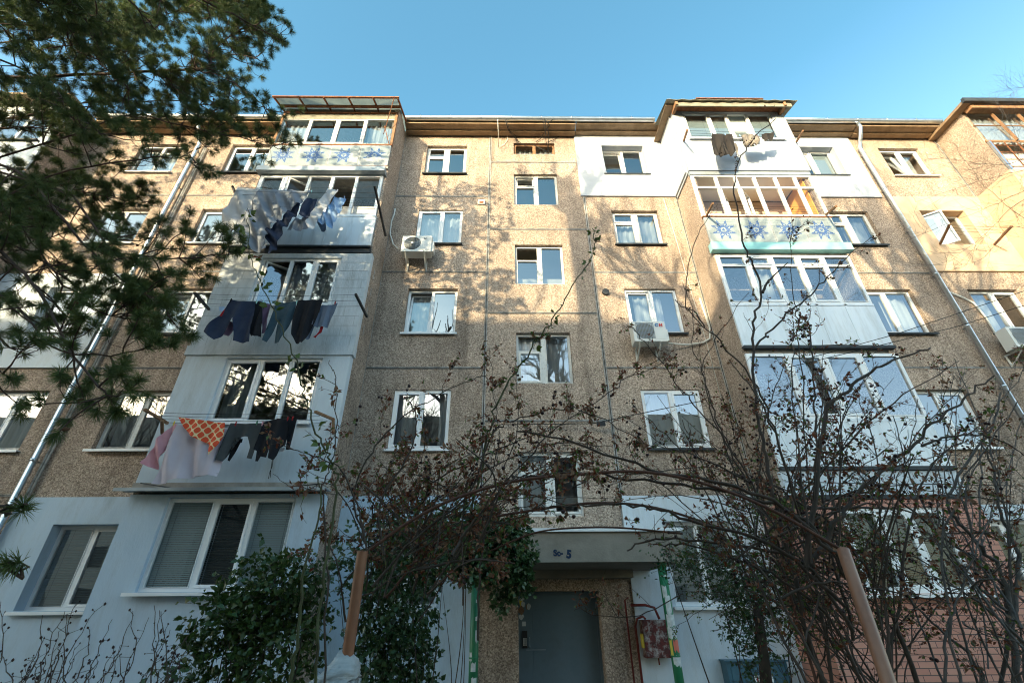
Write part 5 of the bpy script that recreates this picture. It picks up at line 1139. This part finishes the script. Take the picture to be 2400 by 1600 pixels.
# right edge: pale branched shrub
def end_e(rg): return rg.uniform(2080, 2450), rg.uniform(820, 1560)
ce = fan(35, 36, [(2380, 1700, 60), (2320, 1450, 50), (2280, 1300, 40)], end_e, (2.6, 4.6), .05)
edge = [(pts(3.2, (2420, 1700), (2370, 1500), (2355, 1360), (2290, 1270), (2229, 1197), (2234, 1136), (2309, 1018), (2345, 920)), .016, 5),
        (pts(3.2, (2370, 1500), (2385, 1300), (2345, 1200), (2330, 1100), (2300, 1040)), .014, 5), (pts(2.9, (2215, 1640), (2215, 1500), (2240, 1420), (2290, 1280), (2330, 1180)), .008, 3),
        (pts(3.0, (2460, 1560), (2330, 1440), (2230, 1370), (2120, 1330)), .010, 5), (pts(3.4, (2320, 1700), (2290, 1560), (2200, 1470), (2130, 1400), (2100, 1320)), .012, 5)]
rose('bare_shrub', 35, tuple(at(2380, 1600, 3.2).xy)+(0,), 'grey branched bare shrub at the right edge in front of the pink brick', edge, ce, leaf=.30, twig=8., mix=(.5, .3, .2), bm='barkt', hips=False, cat='shrub', grp='bare shrubs in the front garden')
# climbing rose in the middle left
left = [
 (G(Zc, 2.9, (700, 2600), (880, 1700), (930, 1500), (990, 1270), (1120, 1060), (1270, 850), (1420, 640), (1560, 410), (1700, 190), (1830, 0))+pts(2.9, (1394, 561), (1387, 535)), .008, 1.2),
 (pts(2.3, (730, 1640), (750, 1450), (765, 1300), (790, 1130), (782, 1100), (769, 1068), (742, 1015), (715, 940), (700, 868), (681, 814), (649, 747), (614, 672), (591, 614), (583, 555), (580, 488)), .0065, 1.5),
 (pts(2.3, (680, 1620), (700, 1470), (715, 1330), (750, 1200), (745, 1120)), .008, 0),
 (pts(2.5, (760, 1700), (765, 1400), (758, 1200), (760, 1127), (782, 1063), (787, 940), (786, 881), (772, 844)), .006, 2.5),
 (pts(2.8, (900, 1400), (950, 1280), (1086, 1168), (1152, 1018), (1198, 988), (1305, 957), (1359, 961), (1450, 1002), (1520, 1050)), .007, 7),
 (pts(2.9, (1000, 1400), (1180, 1140), (1265, 1042), (1332, 980), (1426, 924), (1480, 880), (1560, 850)), .006, 7),
 (pts(2.9, (950, 1300), (1100, 1180), (1170, 1050), (1160, 950), (1150, 850), (1146, 815)), .005, 6), (pts(3.0, (1180, 1100), (1212, 1010), (1211, 900), (1205, 860)), .004, 6),
 (pts(2.6, (850, 1260), (830, 1150), (870, 1060), (930, 990), (1020, 930), (1100, 890), (1140, 880)), .006, 9),
 (pts(2.7, (900, 1300), (890, 1180), (960, 1060), (975, 990), (960, 940)), .008, 6), (pts(2.5, (860, 1290), (842, 1200), (800, 1100), (740, 1070), (680, 1050), (660, 1040)), .006, 7),
 (pts(2.6, (860, 1280), (800, 1160), (760, 1130), (700, 1150), (640, 1110)), .004, 8), (pts(2.9, (1120, 1500), (1130, 1300), (1170, 1150), (1290, 1090), (1350, 1060)), .007, 6),
]
def end_l(rg):
    while True:
        x, y = rg.uniform(700, 1440), rg.uniform(880, 1330); top = np.interp(x, [700, 800, 900, 1000, 1100, 1250, 1440], [1080, 1000, 940, 930, 930, 980, 960])
        if y > top+rg.exponential(60) and not (x > 1215 and y > 1190): return x, y
cl = fan(41, 52, [(880, 1400, 45), (930, 1280, 50), (1010, 1330, 60), (1080, 1240, 60)], end_l, (2.5, 3.9), .10)
rose('rose_bush', 41, tuple(at(900, 1600, 3.0).xy)+(0,), 'climbing rose with red brown leaves rising between the left pipe and the entrance', left[3:], cl, leaf=1.45, twig=8.5, mix=(.58, .20, .22), lsz=(.018, .036))
e_ = rose('rose_bush', 43, tuple(at(720, 1640, 2.3).xy)+(0,), 'three long green rose shoots with big leaves reaching above the tangle to the balconies', left[:3], [], leaf=.8, mix=(.3, .4, .3), bm='barkg', hips=False)
# big green leaves along the two long shoots
rg = np.random.default_rng(77); P1 = bez(left[0][0], 80)[24:]; P2 = bez(left[1][0], 80)[20:]; LPn = []; LDn = []
for P in (P1, P2):
    for k in range(44 if P is P2 else 30):
        i = int(rg.integers(0, len(P)-1)); sd = norm(np.cross(P[i+1]-P[i], rg.normal(size=3)))
        for _ in range(int(rg.integers(1, 3))): LPn.append(P[i]+sd*.02); LDn.append(norm(sd+rg.normal(size=3)*.5))
LPn = np.array(LPn); L = rg.uniform(.03, .055, len(LPn)); leaf_mesh('foliage', LPn, np.array(LDn), L, L*.34, M['lgrn'], e_, rg, fold=.2)

# ------------------------------------------------------------------ evergreen masses
def evergreen(name, seed, base, label, blobs, n, lsz, m, cat, wood, stemm='bark', grp=None, hangd=(0, 0, 0), aspect=.34, sprig=0):
    """leafy shoots spread through overlapping clumps: blobs = (x, y, z, rx, ry, rz, weight)"""
    rg = np.random.default_rng(seed); e = empty(name, base, label, cat, grp); B = np.array(blobs, float); w_ = B[:, 6]/B[:, 6].sum()
    k = rg.choice(len(B), n, p=w_); u = norm(rg.normal(size=(n, 3)))*(rg.random((n, 1))**.42); C0 = B[k, :3]+u*B[k, 3:6]
    v = Veg(seed); P = []; D = []
    base_ = np.array(base)
    for q in range(wood):
        t = C0[int(rg.integers(n))]; s = base_+rg.normal(size=3)*np.array([.15, .1, 0]); s[2] = 0
        v.tube(bez([tuple(s), tuple((s+t)/2+rg.normal(size=3)*.12), tuple(t)], 14), .009, .002, 4)
    for i in range(n):
        d = norm(u[i]+rg.normal(size=3)*.6+np.array(hangd)); L = rg.uniform(.06, .16); pp = np.array([C0[i], C0[i]+d*L*.5+rg.normal(size=3)*.008, C0[i]+d*L])
        if i % 2 == 0: v.tube(pp, .0018, .001, 3)
        for j in range(int(rg.integers(4, 8))):
            t = rg.random(); P.append(C0[i]+d*L*t); D.append(norm(d*.6+rg.normal(size=3)*.7))
    v.build('stem', M[stemm], e); P = np.array(P); L = rg.uniform(lsz[0], lsz[1], len(P)); leaf_mesh('foliage', P, np.array(D), L, L*aspect, M[m], e, rg, fold=.22)
    return e
def blob(px, py, Y, rx, ry, rz, w): p = at(px, py, Y); return (p.x, p.y, p.z, rx, ry, rz, w)
evergreen('privet_bush', 51, tuple(at(560, 1600, 3.6).xy)+(0,), 'dense dark green privet bush in front of the lower left balcony window',
          [blob(620, 1395, 3.6, .30, .3, .20, 2.6), blob(680, 1360, 3.6, .22, .3, .16, 1.3), blob(555, 1465, 3.6, .24, .3, .18, 2.0), blob(500, 1540, 3.6, .24, .3, .18, 1.3), blob(650, 1510, 3.6, .30, .3, .26, 2.6), blob(560, 1620, 3.6, .40, .4, .24, 2), blob(715, 1440, 3.7, .15, .3, .22, .8), blob(440, 1600, 3.6, .16, .2, .10, .3), blob(640, 1325, 3.6, .20, .2, .07, .3), blob(540, 1400, 3.6, .2, .2, .08, .3)],
          1050, (.022, .060), 'priv', 'privet bush', 26)
evergreen('ivy', 52, (-.7, 6.9, 0), 'glossy ivy cushion hanging over the left corner of the entrance canopy',
          [blob(1130, 1290, 6.6, .55, .35, .38, 3), blob(1190, 1300, 6.6, .35, .3, .30, 2), blob(1080, 1250, 6.6, .55, .4, .4, 2.5), blob(1215, 1345, 6.7, .16, .2, .22, .7), blob(1180, 1240, 6.6, .4, .35, .2, 1.2), blob(1175, 1390, 6.8, .10, .15, .2, .3)],
          1700, (.045, .075), 'ivy', 'ivy', 3, hangd=(0, 0, -.9), aspect=.42, grp='ivy by the entrance')
evergreen('ivy', 53, tuple(at(960, 1600, 4.4).xy)+(0,), 'tall dark ivy and honeysuckle column between the left pipe and the green post',
          [blob(905, 1310, 4.4, .5, .4, .36, 2), blob(975, 1260, 4.4, .34, .4, .34, 1.5), blob(920, 1400, 4.4, .32, .4, .34, 2), blob(955, 1500, 4.4, .24, .3, .32, 1.4), blob(900, 1560, 4.4, .30, .3, .3, 1.4), blob(880, 1500, 4.4, .20, .3, .3, .8), blob(990, 1570, 4.4, .14, .2, .2, .4), blob(1010, 1320, 4.6, .22, .3, .2, .8)],
          1350, (.028, .058), 'ivy', 'ivy', 16, hangd=(0, 0, -.5), aspect=.36, grp='ivy by the entrance')
evergreen('leafy_creeper', 54, tuple(at(1760, 1600, 3.4).xy)+(0,), 'small leaved creeper climbing the dark stake in front of the white wall',
          [blob(1740, 1450, 3.4, .10, .15, .25, 1), blob(1770, 1540, 3.4, .10, .12, .22, 1), blob(1720, 1360, 3.4, .14, .2, .16, 1), blob(1650, 1330, 3.6, .3, .2, .10, 1), blob(1800, 1400, 3.5, .22, .2, .2, 1.1), blob(1580, 1310, 3.6, .14, .2, .08, .4)],
          650, (.014, .028), 'ivy', 'creeper', 5)

# ------------------------------------------------------------------ thin budded shoots at the lower left
rg = np.random.default_rng(61); e = empty('budding_shrub', tuple(at(180, 1600, 2.6).xy)+(0,), 'thin upright shoots with reddish buds in front of the blue painted wall', 'shrub', 'bare shrubs in the front garden'); v = Veg(61); HP = []
for k in range(40):
    x = rg.uniform(-60, 400); Y = rg.uniform(2.2, 3.2); tx = x+rg.uniform(-30, 110); ty = rg.uniform(1405, 1560); 
    P = bez([at(x, 1640, Y), at((x+tx)/2+rg.normal()*12, (1640+ty)/2, Y), at(tx, ty, Y+.1)], 12); P[1:-1] += rg.normal(size=(len(P)-2, 3))*.004; v.tube(P, .0032, .0013, 4)
    foot = P[0].copy(); foot[2] = 0; v.tube(np.array([foot, (foot+P[0])/2, P[0]]), .004, .0032, 4)
    for q in range(int(rg.integers(2, 6))):
        i = int(rg.integers(4, len(P))); d = norm(rg.normal(size=3)+np.array([0, 0, .6])); a = P[i]; b_ = a+d*rg.uniform(.01, .06); v.tube(np.array([a, (a+b_)/2, b_]), .0013, .001, 3); HP.append(b_)
for p in HP:
    r_ = rg.uniform(.003, .0065); d = norm(np.array([rg.normal()*.4, rg.normal()*.4, 1])); v.tube(np.array([p-d*r_, p, p+d*r_*.8, p+d*r_*1.5]), 0, 0, 6, 1, [r_*.4, r_, r_*.7, r_*.1])
v.build('shoot', [M['bark'], M['hip']], e)

# sunlit bare twigs at the upper right
Zk = zm(1800, 200)
tl = [(G(Zk, 5.4, (2700, 200), (2240, 640), (1900, 690), (1650, 650), (1400, 640)), .006, 1.3, 1), (G(Zk, 5.2, (2700, 560), (2240, 740), (2000, 800), (1740, 870), (1290, 1020)), .006, 1.3, 1),
      (G(Zk, 5.0, (2700, 700), (2240, 930), (1950, 1060), (1700, 1160), (1280, 1330)), .006, 1.5, 1), (G(Zk, 5.1, (2700, 900), (2240, 1000), (2000, 1200), (1800, 1380), (1560, 1560)), .006, 1.5, 1),
      (G(Zk, 5.6, (2500, 900), (2240, 560), (2100, 300), (1990, 120)), .005, 1.4, 1), (G(Zk, 5.6, (2600, 200), (2240, 20), (2120, 90)), .005, 2, 1), (G(Zk, 5.3, (2500, 1200), (2300, 800), (2160, 560), (2050, 250), (1975, 110)), .005, 1.2, 1),
      (G(Zk, 5.0, (2600, 1300), (2240, 1150), (1900, 880), (1760, 700), (1600, 560)), .005, 1.2, 1), (G(Zk, 5.0, (2500, 1700), (2300, 1300), (2100, 1250), (1900, 1500), (1700, 1568)), .005, 1.4, 1)]
for l_ in tl: l_[0].insert(0, Vector((9.2, 4.6, max(3, l_[0][0].z-1.5))))
bare_tree('bare_tree', 71, (9.2, 4.6, 0), 9, .13, 'bare tree at the right edge whose thin twigs cross the sunlit peach wall', first=.98, limbs=tl, grp=None)
